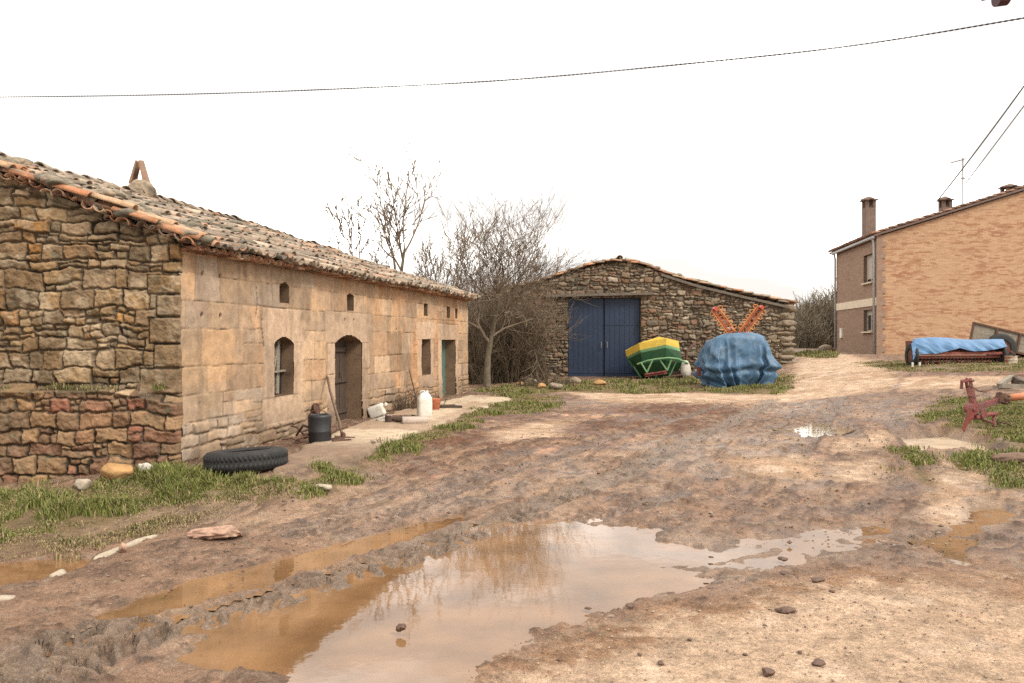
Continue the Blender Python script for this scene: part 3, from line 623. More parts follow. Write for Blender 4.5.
# gable of rough stones facing the camera
GW = 4.2
def slope(s): return .37-.003*np.asarray(s, float)
def gable(U, V):
    d, rn, lu, lv, _ = courses(U, V, (.12, .26), (.14, .43), 41, .055, .36, [(-.1, .40, 1.62, 1.98, 0), (-.1, .30, 1.98, 2.28, 0), (-.1, .52, .95, 1.3, 0), (-.1, .33, 1.3, 1.62, 0), (-.1, .42, 2.28, 2.55, 0)])
    ledge = 1.0+.14*(fbm(U*1.4, U*0+3, 3, 47)-.5)-.12*ss(.8, .0, U); low = ss(ledge+.04, ledge-.03, V)
    p = np.clip(d/.026+.5*(fbm(U*16, V*16, 3, 51)-.5), 0, 1); pr = (1-(1-p)**2)**.7
    D = .055*pr*(.7+.6*rn[0])+.05*(rn[4]-.5)+.075*(fbm(U*6, V*6, 5, 42, .6)-.5)+.05*(rn[2]-.5)*lu+.05*(rn[3]-.4)*lv+.13*low+.03*np.exp(-((V-ledge)/.06)**2)+.03*(fbm(U*17, V*17, 3, 49)-.5)
    D = np.where(U < -.02, -.2, D)
    D = D+.10*ss(.35, .05, V)*0
    c = pal(rn[1], [(.17, .115, .06), (.205, .14, .072), (.13, .09, .05), (.225, .165, .095), (.165, .115, .065), (.15, .10, .05), (.20, .12, .055), (.25, .19, .12), (.115, .085, .05)])
    lo = pal(rn[1], [(.185, .10, .062), (.20, .12, .068), (.15, .085, .055), (.20, .132, .075), (.165, .11, .066), (.225, .145, .078), (.19, .085, .055)])
    m2 = ss(1.08, .80, V+.2*(fbm(U, V, 3, 44)-.5)); c = c*(1-m2[..., None])+lo*m2[..., None]
    c = mix(c, (.30, .16, .05), (rn[4] > .955)*(V > 1.3)*.9); c = mix(c, (.30, .255, .18), ss(.57, .66, fbm(U*4, V*4, 4, 45))*.55*(V > .9))
    c = mix(c, (.055, .05, .03), np.exp(-((V-ledge-.02)/.07)**2)*ss(.4, .55, fbm(U*3, V*3, 3, 46)))
    c = mix(c, (.115, .088, .055), ss(.52, .64, fbm(U*1.4, V*1.1, 4, 48))*.4); c = c*np.array([1.08, .98, .91]); c = c*(.8+.4*rn[2])[..., None]
    c = c*.86+np.array((.125, .09, .055))*.14; c = mix(c, (.085, .062, .040), ss(.45, .1, p)*.7); c = mix(c, (.03, .022, .015), ss(.3, .05, p)*ss(.5, .62, fbm(U*2.5, V*2.5, 3, 50)))
    return D, c
us = axis(-.03, 3.3, .0105); vs = axis(-.55, 4.6, .0105)
def keepg(u, v): return v < EAVE+.02+.37*u
wall_grid('gable_wall', C0, (-1, 0, 0), (0, -1, 0), us, vs, gable, None, keepg, M['stone'], house)
# the remaining walls (far gable, back) and the gable beyond the picture's edge
b = MB(); PA = Vector(C0); PB = Vector(C0+FD*FL); BK = Vector((-2*GW, 0, 0))
def quad(p, q, z0, zp, zq): b.poly([p+Vector((0, 0, z0)), q+Vector((0, 0, z0)), q+Vector((0, 0, zq)), p+Vector((0, 0, zp))])
quad(PA+BK, PB+BK, -.5, EAVE, EAVE); q = PA+Vector((-3.28, .03, 0)); r_ = PA+Vector((-GW, .03, 0)); quad(q, r_, -.5, EAVE+.36*3.28, EAVE+.36*GW); quad(r_, PA+BK, -.5, EAVE+.36*GW, EAVE)
pm = PB+Vector((-GW, 0, 0)); quad(PB, pm, -.5, EAVE, EAVE+.315*GW); quad(pm, PB+BK, -.5, EAVE+.315*GW, EAVE)
b.build('back_wall', M['sidewall'], house)
# roof
def roofF(s, w):
    sag = .10*(fbm(s*.35, w*.5, 3, 61)-.5)*2*ss(-.3, 1, w)+.03*(fbm(s*1.3, w*1.3, 3, 62)-.5)*2
    P = C0+s[:, None]*FD-np.array([1., 0, 0])*w[:, None]; P[:, 2] = EAVE+.0+slope(s)*w+sag+.03*np.sin(s*.8)*ss(.5, -.3, w); return P
rf = tiles('roof', roofF, -.12, FL+.15, -.34, GW, .205, .44, .098, M['tile'], house, 5, 1.5, skip=.02)
b = MB(); n = 24
for i in range(n):   # boards under the tiles, and the far slope
    s0 = -.1+(FL+.2)*i/n; s1 = -.1+(FL+.2)*(i+1)/n
    def rp(s, w, dz): return Vector(C0+FD*s)+Vector((-w, 0, EAVE+float(slope(s))*(w if w < GW else 2*GW-w)+dz))
    b.poly([rp(s0, -.22, -.03), rp(s1, -.22, -.03), rp(s1, GW, -.08), rp(s0, GW, -.08)]); b.poly([rp(s0, GW, -.05), rp(s1, GW, -.05), rp(s1, 2*GW+.3, 0), rp(s0, 2*GW+.3, 0)])
b.build('roof_deck', M['sidewall'], house)
ORANGE = [(.38, .18, .095), (.33, .15, .08), (.42, .24, .145), (.30, .14, .08), (.45, .30, .19), (.24, .14, .09)]
def corn(s, w): P = C0+s[:, None]*FD+FN*(-w[:, None]); P[:, 2] = EAVE-.15+.10*w; return P
tiles('cornice', corn, -.05, FL+.05, -.25, .1, .205, .34, .092, M['tile'], house, 8, .8, ORANGE)
# ridge tiles
def ridge(s, w): P = C0+w[:, None]*FD-np.array([1., 0, 0])*(GW+s)[:, None]; P[:, 2] = EAVE+.03+slope(w)*GW+.10*(fbm(w*.35, w*0+2.1, 3, 61)-.5)*2; return P
tiles('ridge_cap', ridge, -.22, .22, 0, FL, .3, .46, .12, M['tile'], house, 9, 1.2)
# verge: a scalloped course poking out of the gable and long covers running along the rake
def verge(s, w): P = np.zeros((len(s), 3)); P[:] = C0; P[:, 0] -= s*1; P[:, 1] += w; P[:, 2] = EAVE-.06+.37*s; return P
tiles('verge', verge, -.25, 3.4, -.15, .1, .21, .36, .085, M['tile'], house, 12, 2.2, ORANGE)
def rake(s, w): P = np.zeros((len(s), 3)); P[:] = C0; P[:, 0] -= w; P[:, 1] += s; P[:, 2] = EAVE+.065+.37*w; return P
tiles('rake_cover', rake, -.22, .14, -.30, 3.4, .18, .62, .10, M['tile'], house, 13, 2.0, [(.34, .15, .075), (.38, .18, .09), (.42, .27, .16), (.25, .13, .08), (.36, .27, .19)])
# weights and mossy rubble laid on the roof
gs, gw = np.meshgrid(np.linspace(-.1, 9, 180), np.linspace(-.3, GW, 90)); gs = gs.ravel(); gw = gw.ravel(); GP = roofF(gs, gw)
def roof_at(px, py):
    X = 512+FPX*GP[:, 0]/GP[:, 1]; Y = HOR-(GP[:, 2]+.14-HC)/GP[:, 1]*FPX; return Vector(GP[int(np.argmin((X-px)**2+(Y-py)**2))])
R = random.Random(4)
for i in range(64):
    px, py, sp = R.choice([(72, 184, 14), (105, 193, 12), (132, 208, 14), (150, 212, 10), (190, 226, 12), (196, 240, 8), (12, 163, 12), (230, 232, 30), (60, 180, 30)])
    p = roof_at(px+R.gauss(0, sp*.7), py+R.gauss(0, sp*.22)); k = R.uniform(.07, .15)
    rockmesh('roof_stone', (p[0], p[1], p[2]+.13), (k*1.4, k*1.1, k*.6), M['roof_moss'] if i % 3 else M['mortar_stone'], 400+i, house, R.uniform(0, 3), .7, 3)
# chimney: rubble stump with two tiles leaning together
cb = roofF(np.array([5.7]), np.array([GW-.15]))[0]; ch = MB(cb)
cb = roof_at(140, 193); ch = rockmesh('chimney', cb+Vector((0, 0, .20)), (.33, .31, .27), M['mortar_stone'], 77, house, sub=4, rough=.5)
tl = MB(); 
for sg in (-1, 1):
    a = Vector((sg*.125, 0, .13)); e = Vector((sg*.01, 0, .60)); n_ = 7
    ax = (e-a).normalized(); nrm = Vector((ax.z, 0, -ax.x))*sg
    for (r0, r1, fl) in ((.13, .10, 1), (.105, .078, -1)):
        g0 = [a+Vector((0, math.cos(math.pi*k/6)*r0, 0))+nrm*math.sin(math.pi*k/6)*r0*.7 for k in range(7)]; g1 = [e+Vector((0, math.cos(math.pi*k/6)*r1, 0))+nrm*math.sin(math.pi*k/6)*r1*.7 for k in range(7)]
        for k in range(6): tl.poly([g0[k], g0[k+1], g1[k+1], g1[k]])
        if fl == 1: G0, G1 = g0, g1
        else:
            for k in range(6): tl.poly([G0[k], G0[k+1], g0[k+1], g0[k]]); tl.poly([G1[k], G1[k+1], g1[k+1], g1[k]])
            for k in (0, 6): tl.poly([G0[k], G1[k], g1[k], g0[k]])
M['tile_plain'] = mat('plain_tile', (.21, .12, .078), var=.4, scale=8, bump=.4, dirt=((.2, .16, .11), 5, .5, .65))
tl.build('chimney_tiles', M['tile_plain'], ch)

# ================================================================== BARN
BY = 34.0
barn = thing('stone_barn', (0, 0, 0), 'rubble stone barn with a big blue door, across the end of the yard', 'barn')
PRX = np.array([-.7, .33, 1.76, 3.2, 4.1, 4.95, 6.09, 7.53, 9.3, 11.45]); PRZ = np.array([3.38, 3.72, 4.18, 4.62, 4.80, 4.78, 4.38, 3.92, 3.5, 3.02])
def prof(x): return np.interp(x, PRX, PRZ)
DX0, DX1, DZ1 = 2.29, 5.28, 3.34
def barnwall(U, V):
    d, rn, lu, lv, _ = courses(U, V, (.12, .24), (.13, .40), 71, .085, .45)
    p = np.clip(d/.055, 0, 1); pr = np.sqrt(1-(1-p)**2)
    D = .085*pr*(.5+.9*rn[0])+.05*(rn[4]-.5)+.05*(fbm(U*5, V*5, 3, 72)-.5)
    c = pal(rn[1], [(.17, .12, .075), (.13, .092, .058), (.235, .18, .125), (.18, .115, .07), (.15, .085, .055), (.11, .085, .06), (.30, .24, .175), (.16, .125, .088), (.17, .10, .062), (.21, .16, .11)])
    c = mix(c, (.235, .105, .055), ss(.52, .66, fbm(U*.9, V*.9, 4, 73))*.6*ss(3.2, 1.2, U)); c = mix(c, (.105, .085, .058), ss(.5, .64, fbm(U*.8, V*.8, 4, 74))*.5)
    q = ss(10.3, 10.9, U); c = mix(c, (.25, .19, .125), q*.5)
    c = c*(.75+.5*rn[2])[..., None]; c = mix(c, (.085, .065, .045), ss(.45, .08, p)*.75)
    return D, c
us = axis(-.7, 11.45, .024, [DX0, DX1]); vs = axis(-.35, 4.9, .024, [DZ1])
wall_grid('front_wall', (0, BY, 0), (1, 0, 0), (0, -1, 0), us, vs, barnwall, None, lambda u, v: (v < prof(u)) & ~((u > DX0) & (u < DX1) & (v < DZ1)), M['stone'], barn)
b = MB()
for x in (11.46, -.7):
    b.poly([(x, BY-.02, -.4), (x, BY+9, -.4), (x, BY+9, float(prof(x))), (x, BY-.02, float(prof(x)))])
pts = [(x, BY+9, float(prof(x))) for x in PRX]; b.poly([(-.7, BY+9, -.4), (11.46, BY+9, -.4)]+pts[::-1])
for x in (DX0, DX1): b.poly([(x, BY-.02, 0), (x, BY+.5, 0), (x, BY+.5, DZ1), (x, BY-.02, DZ1)])
b.poly([(DX0, BY-.02, DZ1), (DX1, BY-.02, DZ1), (DX1, BY+.5, DZ1), (DX0, BY+.5, DZ1)])
b.build('side_wall', M['sidewall'], barn)
R = random.Random(3); z = .15; k = 0; M['quoin'] = mat('corner_stone', (.205, .155, .10), var=.45, scale=5, bump=.9, bscale=14, dirt=((.10, .08, .055), 3, .5, .62))
while z < 2.9:
    h = R.uniform(.16, .36); w_ = R.uniform(.3, .62); o = rockmesh('corner_stone', (11.52-w_*.5+R.uniform(-.05, .07), BY-.02, z+h*.5), (w_*.62, .2, h*.58), M['quoin'] if k % 3 else M['rock'], 700+k, barn, 0, .35, 3); z += h; k += 1
# door of two leaves
dr = thing('door', (0, 0, 0), None, None); dr.parent = barn; del_ = [dr.pop(k) for k in ('label', 'category') if k in dr]
for i in range(2):
    x0 = DX0+.02+i*(DX1-DX0)/2; x1 = DX0-.02+(i+1)*(DX1-DX0)/2; b = MB(); b.box(((x0+x1)/2, BY+.16, (.1+DZ1)/2), (x1-x0, .04, DZ1-.12))
    n = 7
    for k in range(n+1): xx = x0+.02+(x1-x0-.04)*k/n; b.box((xx, BY+.134, (.1+DZ1)/2), (.010, .010, DZ1-.2))
    for zz in ((.28, 3.2) if i == 0 else (.28, 2.25, 3.2)): b.box(((x0+x1)/2, BY+.13, zz), (x1-x0-.04, .012, .05))
    lf = b.build('door_leaf', M['blue_door'], dr)
    hb = MB(); xx = x1-.1 if i == 0 else x0+.1; hb.tube([(xx, BY+.10, 1.25), (xx, BY+.06, 1.28), (xx, BY+.06, 1.5), (xx, BY+.10, 1.53)], .015); hb.build('handle', M['metal_grey'], lf)
b = MB(); n = 10; x0, x1 = 1.3, 5.75
for i in range(n):
    a0 = x0+(x1-x0)*i/n; a1 = x0+(x1-x0)*(i+1)/n; f = lambda x: DZ1+.02+.09*ss(2.2, 5.6, x)*0+.10*(x-x0)/(x1-x0)
    b.bar((a0-.003, BY-.10, float(f(a0))+.06), (a1+.003, BY-.10, float(f(a1))+.06), .24, .11)
b.build('lintel', M['wood_lintel'], barn)
arc = np.concatenate([[0], np.cumsum(np.hypot(np.diff(PRX), np.diff(PRZ)))]); ik = 4; apex = (arc[4]+arc[5])/2
def barnroof(sgn):
    def f(s, w):
        a = w+.0; q = (arc[-1]+.16-a) if sgn > 0 else (a-.16)
        x = np.interp(q, arc, PRX)+np.where(q > arc[-1], q-arc[-1], 0)+np.where(q < 0, q, 0); z = np.interp(q, arc, PRZ)+np.where(q > arc[-1], -(q-arc[-1])*.25, 0)+np.where(q < 0, q*.3, 0)
        y = BY-.16+s; return np.stack([x, y, z+.02+.07*(fbm(x*.9, y*.7, 3, 81)-.5)*2], 1)
    return f
BT = [(.36, .22, .13), (.30, .17, .10), (.40, .27, .17), (.22, .155, .105), (.42, .20, .10), (.30, .24, .17), (.19, .15, .11)]
tiles('roof', barnroof(1), 0, 9.3, 0, arc[-1]-apex+.1, .215, .46, .105, M['tile'], barn, 21, 1.9, BT)
tiles('roof', barnroof(-1), 0, 9.3, 0, apex+.1, .215, .46, .105, M['tile'], barn, 22, 1.9, BT)
def bridge(s, w): return np.stack([4.5+s, BY-.15+w, 4.87+s*0+.05*(fbm(w*.5, w*0, 2, 5)-.5)], 1)
tiles('ridge_cap', bridge, -.25, .25, 0, 9, .3, .46, .13, M['tile'], barn, 23, 1.4, BT)
b = MB()
for i in range(len(PRX)-1):
    b.poly([(PRX[i], BY-.12, PRZ[i]-.0), (PRX[i+1], BY-.12, PRZ[i+1]-.0), (PRX[i+1], BY+9, PRZ[i+1]), (PRX[i], BY+9, PRZ[i])])
for i in range(6, len(PRX)-1): b.bar((PRX[i]-.004, BY-.15, PRZ[i]-.10), (PRX[i+1]+.004, BY-.15, PRZ[i+1]-.10), .10, .10)
b.build('roof_deck', M['wood_lintel'], barn)
R = random.Random(8)
for i in range(26):
    x = R.uniform(4.3, 11.4); k = R.uniform(.07, .17); rockmesh('roof_stone', (x, BY+R.uniform(-.05, .6), float(prof(x))+.12), (k*1.4, k, k*.6), M['rock'], 500+i, barn, R.uniform(0, 3), sub=2)

# ================================================================== BRICK HOUSE
bh = thing('brick_house', (0, 0, 0), 'two storey brick house with a plain ochre brick end wall, far right', 'house')
G0 = np.array([16.25, 37., 0.]); SD = np.array([17.2-16.25, 7., 0]); SLN = float(np.linalg.norm(SD)); SD /= SLN; SN = np.array([-SD[1], SD[0], 0.]); EV = 6.2; GZ0 = .3
wall_grid('end_wall', G0, (1, 0, 0), (0, -1, 0), axis(.16, 12, .4), axis(GZ0, 10.4, .2), None, None, None, M['brick_gable'], bh).name
me = bh.children[0].data
# cut the end wall's top to the roof slope (vertices above the slope are pulled down onto it)
for v in me.vertices:
    zt = EV+.31*(v.co.x-G0[0]);  v.co.z = min(v.co.z, zt)
bm_ = bmesh.new(); bm_.from_mesh(me); bmesh.ops.dissolve_degenerate(bm_, dist=1e-4, edges=bm_.edges[:]); bm_.to_mesh(me); bm_.free()
HW = [(.95, 2.05, 4.15, 5.45), (.95, 2.05, 1.95, 2.95)]
HW = [(.62, 2.0, 4.25, 5.55), (.62, 2.0, 2.0, 3.0)]
us = axis(0, SLN, .2, [h[0] for h in HW]+[h[1] for h in HW]); vs = axis(GZ0, EV, .2, [h[2] for h in HW]+[h[3] for h in HW])
wall_grid('front_wall', G0, SD, SN, us, vs, None, None, lambda u, v: ~np.any([(u > h[0]) & (u < h[1]) & (v > h[2]) & (v < h[3]) for h in HW], axis=0), M['brick_brown'], bh)
def HP(u, z, off=0.): return Vector(G0+SD*u+SN*off)+Vector((0, 0, z))
for i, h in enumerate(HW):
    b = MB(); u0, u1, z0, z1 = h
    for p, q in (((u0, z0), (u1, z0)), ((u1, z0), (u1, z1)), ((u1, z1), (u0, z1)), ((u0, z1), (u0, z0))): b.poly([HP(*p, .004), HP(*q, .004), HP(*q, -.25), HP(*p, -.25)])
    wn = b.build('window', M['brown_roof'], bh)
    b = MB(); b.poly([HP(u0, z0, -.2), HP(u1, z0, -.2), HP(u1, z1, -.2), HP(u0, z1, -.2)]); b.build('pane', M['window_dark'], wn)
    b = MB()
    for p, q in (((u0+.04, z0), (u0+.04, z1)), ((u1-.04, z0), (u1-.04, z1)), ((u0, z0+.04), (u1, z0+.04)), ((u0, z1-.04), (u1, z1-.04)), (((u0+u1)/2, z0), ((u0+u1)/2, z1))): b.bar(HP(*p, -.17), HP(*q, -.17), .07, .05)
    b.build('frame', M['shutter_grey'], wn)
    b = MB(); zz = z1-(z1-z0)*(.86 if i == 0 else .25); b.poly([HP(u0+.03, zz, -.15), HP(u1-.03, zz, -.15), HP(u1-.03, z1, -.15), HP(u0+.03, z1, -.15)]); b.build('roller_shutter', M['shutter_grey'], wn)
    b = MB(); b.bar(HP(u0-.08, z0-.03, .03), HP(u1+.08, z0-.03, .03), .16, .06); b.build('sill', M['plaster'], wn)
b = MB(); b.bar(HP(-.02, 3.33, .01), HP(SLN, 3.33, .01), .06, .36); b.build('cream_band', M['plaster'], bh)
b = MB()   # toothed brown brick corner on the end wall
z = GZ0; k = 0
while z < EV-.1:
    w = .40 if k % 2 else .26; b.box((G0[0]+w/2-.015, 36.985, z+.13), (w, .05, .258)); z += .26; k += 1
b.build('corner_bricks', mat('corner_brick', (.225, .145, .10), var=.25, scale=6, bump=.2), bh)
b = MB(); b.box((G0[0]+.085, 37.04, (GZ0+EV)/2), (.17, .02, EV-GZ0)); b.build('corner_backing', M['brown_roof'], bh)
for u, nm in ((.12, 'downpipe'), (SLN-.05, 'downpipe')):
    b = MB(); b.tube([HP(u, .5, .08), HP(u, EV-.35, .08), HP(u, EV-.12, .12), HP(u, EV, .16)], .055, 8); b.build(nm, M['zinc'], bh, True)
b = MB(); b.tube([HP(-.1, EV-.02, .16), HP(SLN+.2, EV-.02, .16)], .07, 8); b.build('gutter', M['zinc'], bh, True)
b = MB(); b.bar(HP(SLN-1.35, 1.95, .04), HP(SLN-.95, 1.95, .04), .08, .5); b.build('meter_box', M['white_plastic'], bh)
b = MB()
for y0, y1 in ((36.82, 45.0),):
    x0 = G0[0]-.14; x1 = 29; p = lambda x, y, dz: Vector((x+(y-37)*SD[0]/SD[1], y, EV+.06+.31*(x-G0[0])+dz))
    for dz in (0, .09): b.poly([p(x0, y0, dz), p(x1, y0, dz), p(x1, y1, dz), p(x0, y1, dz)])
    b.poly([p(x0, y0, 0), p(x1, y0, 0), p(x1, y0, .09), p(x0, y0, .09)]); b.poly([p(x0, y0, 0), p(x0, y1, 0), p(x0, y1, .09), p(x0, y0, .09)])
brf = b.build('roof', M['brown_roof'], bh)
def bro(s, w):
    x = G0[0]-.2+w; y = 36.9+s; return np.stack([x+(y-37)*SD[0]/SD[1], y, EV+.12+.31*(x-G0[0])], 1)
tiles('roof_tiles', bro, 0, 8.0, 0, 11.5, .24, .5, .11, M['tile'], bh, 31, .3, [(.26, .14, .09), (.30, .16, .10), (.22, .13, .09)])
def bchim(x, y, ztop, w, nm='chimney'):
    zb = EV+.31*(x-(y-37)*SD[0]/SD[1]-G0[0])-.1; o = MB(); o.box((x, y, (zb+ztop-.55)/2), (w, w, ztop-.55-zb)); c = o.build('chimney', mat('chimney_brick', (.15, .10, .075), var=.3, scale=7, bump=.3), brf)
    o = MB()
    for dx in (-1, 1):
        for dy in (-1, 1): o.box((x+dx*(w/2-.07), y+dy*(w/2-.07), ztop-.37), (.14, .14, .36))
    o.box((x, y, ztop-.17), (w+.16, w+.16, .06)); rr = o.lathe((x, y, ztop-.14), [((w+.16)*.7, 0), (.06, .16), (.0, .17)], 4); o.build('chimney_cap', M['brown_roof'], brf)
bchim(17.2, 40, 8.5, .48); bchim(21.4, 41, 8.68, .46); bchim(24.6, 41, 9.3, .62)
b = MB()
for p, q in (((29, 36.999), (29, 45)), ((17.3, 44.1), (29, 44.1))): b.poly([(*p, GZ0), (*q, GZ0), (*q, EV+.2), (*p, EV+.2)])
b.build('back_wall', M['brick_brown'], bh)
# rooftop aerial
az = 8.15; b = thing('tv_aerial', (22.0, 40.5, az), 'thin television aerial mast standing on the brick house roof', 'aerial'); m = MB((22.0, 40.5, az))
m.tube([(22.0, 40.5, az-.3), (22.0, 40.5, 10.5)], .034); m.build('mast', M['metal_grey'], b)
m = MB((22.0, 40.5, az)); m.tube([(22.05, 40.5, 10.42), (21.3, 40.2, 10.2)], .032)
for k in range(6): t = k/5; q = Vector((22.0, 40.5, 10.42)).lerp(Vector((21.35, 40.22, 10.22)), t); m.tube([q+Vector((0, -.25, -.02)), q+Vector((0, .25, .02))], .02, 4)
m.tube([(21.9, 40.5, 9.5), (22.1, 40.5, 9.5)], .04); m.build('antenna_rods', M['metal_grey'], b)

# ================================================================== path by the house
def path():
    P = np.array([[*at(px, py)[:2]] for px, py in [(276,474),(352,463),(386,447),(436,428),(468,414),(500,405),(512,399),(470,396),(400,412),(340,432),(300,448)]])
    lo, hi = P.min(0)-.2, P.max(0)+.2; st = .05; gx, gy = np.meshgrid(np.arange(lo[0], hi[0], st), np.arange(lo[1], hi[1], st)); X, Y = gx.ravel(), gy.ravel()
    sd = sdpoly(X, Y, P)+.14*(fbm(X*2.2, Y*2.2, 4, 95)-.5)*2; z = .06*ss(-.02, .06, sd)-.02-.30*ss(.02, -.05, sd)+.02*(fbm(X*1.5, Y*1.5, 4, 96)-.5)+.012*(fbm(X*7, Y*7, 3, 97)-.5)
    c = np.zeros((len(X), 3)); c[:] = (.40, .31, .215); c = mix(c, (.25, .165, .105), ss(.52, .64, fbm(X*1.2, Y*.7, 4, 98))*.8); c = mix(c, (.13, .075, .048), ss(14.2, 12.2, Y+X*.0)*.8); c = mix(c, (.10, .08, .05), ss(.10, -.03, sd)*.6)
    k0 = (sd > -.12).reshape(gx.shape); i = np.arange(gx.size).reshape(gx.shape); k = k0[:-1, :-1] & k0[1:, 1:] & k0[:-1, 1:] & k0[1:, :-1]
    f = np.stack([i[:-1, :-1][k], i[:-1, 1:][k], i[1:, 1:][k], i[1:, :-1][k]], 1); uq, inv = np.unique(f, return_inverse=True)
    m = mat('worn_concrete', attr=True, var=.3, scale=6, bump=.4, bscale=35, spec=.3, rough=.75)
    tag(npmesh('path', np.stack([X, Y, z+.012], 1)[uq], inv.reshape(-1, 4), m, col=c[uq]), kind='structure')
path()

# ================================================================== things along the house
def tyre(loc, R0, r0, w, rx, ry, label):
    t = MB(); n = 56; prof_ = []
    prof_ = [(R0*.60, -w*.40), (R0*.62, -w*.47), (R0*.78, -w*.54), (R0*.92, -w*.5), (R0*.99, -w*.36), (R0, -w*.12), (R0, w*.12), (R0*.99, w*.36), (R0*.92, w*.5), (R0*.78, w*.54), (R0*.62, w*.47), (R0*.60, w*.40), (R0*.66, w*.34), (R0*.86, w*.3), (R0*.86, -w*.3), (R0*.66, -w*.34), (R0*.60, -w*.40)]
    t.lathe((0, 0, 0), prof_, n)
    for k in range(n):
        a = 2*math.pi*k/n
        for sg in (-1, 1): t.box((R0*.982*math.cos(a), R0*.982*math.sin(a), sg*w*.2), (.022, R0*.07, w*.30), sg*.35, 0, a)
    o = t.build('tyre', M['rubber'], None, True); o.location = loc; o.rotation_euler = (rx, ry, .4); return tag(o, label, 'tyre')
p = at(246, 476); tyre((p.x-.13, p.y+.42, .10), .53, .3, .25, rad(-4), rad(-2), 'large worn black tyre lying flat in the grass by the house corner')
# black drum
p = at(318, 445); dm = thing('drum', (p.x, p.y+.12, .02), 'black plastic drum standing on the path under the house wall', 'drum')
m = MB(); m.lathe((0, 0, 0), [(0, .0), (.165, .0), (.175, .02), (.18, .18), (.185, .19), (.18, .2), (.185, .40), (.19, .42), (.185, .44), (.17, .455), (.15, .455), (.14, .43), (0, .43)], 24); m.build('body', M['black_plastic'], dm, True)
m = MB(); m.tube([(.185, 0, .40), (.19, -.05, .2), (.19, -.02, .1)], .008); m.tube([(-.18, -.02, .42), (-.1, -.12, .52), (.1, -.12, .52), (.18, -.02, .42)], .007); m.build('handle', M['rust'], dm)
# rusty wheels and scrap behind the drum
for (px, py, r, lab) in ((317, 408, .105, 'upper rusty pulley wheel leaning on the wall above the black drum'), (326, 419, .09, 'lower rusty ring leaning between the black drum and the hoe')):
    q = at(px, 441); q = FP(4.05 if px < 320 else 4.45, HC-(py-HOR)*15.2/FPX, .10); w = thing('pulley', q, lab, 'scrap wheel'); m = MB()
    m.lathe((0, 0, 0), [(r*.72, -.02), (r, -.025), (r, .025), (r*.72, .02), (r*.72, -.02)], 24, 'x'); m.build('rim', M['rust'], w, True)
    m = MB(); m.lathe((0, 0, 0), [(0, -.02), (r*.35, -.02), (r*.35, .02), (0, .02)], 12, 'x'); 
    if px < 320: m.lathe((0, 0, 0), [(0, -.008), (r*.75, -.008), (r*.75, .008), (0, .008)], 20, 'x')
    for k in range(3): a = k*2.1; m.bar((0, 0, 0), (0, r*.8*math.cos(a), r*.8*math.sin(a)), .02)
    m.build('hub', M['rust'], w); w.rotation_euler = (0, rad(-12), math.atan2(FN[1], FN[0]))
m = MB(); a = at(312, 446); q = thing('scrap_iron', (a.x, a.y+.1, .02), 'tangle of rusty iron bars lying on the path behind the black drum', 'scrap'); R = random.Random(2)
for k in range(9):
    s = Vector((R.uniform(-.55, .25), R.uniform(-.1, .4), R.uniform(.02, .12))); e = s+Vector((R.uniform(-.35, .35), R.uniform(-.2, .3), R.uniform(-.02, .16))); m.tube([s, (s+e)/2+Vector((0, 0, .04)), e], .016, 5)
m.tube([(-.35, .3, .1), (-.2, .15, .28), (.02, .1, .2), (.12, .05, .05)], .02, 6); m.build('bars', M['rust'], q)
m = MB(); m.box((.42, .12, .03), (.3, .1, .05), 0, 0, .5); m.box((.3, .3, .03), (.24, .12, .05), 0, 0, -.2); m.build('plates', M['rust'], q)
# hoe leaning on the wall
h0 = at(343, 441); h0.z = .05; h1 = FP(4.62, HC-(377-HOR)*15.6/FPX, .05); q = thing('hoe', h0, 'long handled hoe leaning against the wall left of the arched door', 'hoe')
m = MB(h0); d = (h1-h0); m.tube([h0+d*t+Vector((.01*math.sin(t*7), 0, 0)) for t in (0, .25, .5, .75, 1)], [.028, .024, .022, .022, .024], 7); m.build('handle', M['wood'], q, True)
m = MB(); m.box((.03, 0, .0), (.34, .09, .045), 0, .06, .2); m.lathe((0, 0, -.03), [(.04, 0), (.045, .1), (.03, .12)], 8); m.build('blade', M['rust'], q)
# jerrycan
q = at(424, 419); jc = thing('jerrycan', (q.x, q.y+.1, .03), 'tall white plastic jerrycan standing by the weeds at the wall', 'jerrycan', rz=.3)
m = MB(); lv = [(0, .13, .11), (.01, .15, .13), (.05, .155, .135), (.36, .155, .135), (.42, .145, .125), (.50, .09, .09), (.52, .06, .07)]; rings = []
for zz, a, b_ in lv:
    rings.append([m.pt((a*math.copysign(abs(math.cos(t))**.45, math.cos(t)), b_*math.copysign(abs(math.sin(t))**.45, math.sin(t)), zz)) for t in [2*math.pi*k/24 for k in range(24)]])
for A, B in zip(rings, rings[1:]):
    for k in range(24): m.f.append([A[k], A[(k+1) % 24], B[(k+1) % 24], B[k]])
m.f.append(rings[-1]); m.build('body', M['white_plastic'], jc, True)
m = MB(); m.lathe((.05, 0, .50), [(.035, 0), (.035, .06), (0, .06)], 12); m.build('cap', M['white_plastic'], jc, True)
m = MB(); m.tube([(-.10, 0, .46), (-.09, 0, .55), (.0, 0, .55), (.02, 0, .5)], .016); m.build('handle', M['white_plastic'], jc, True)
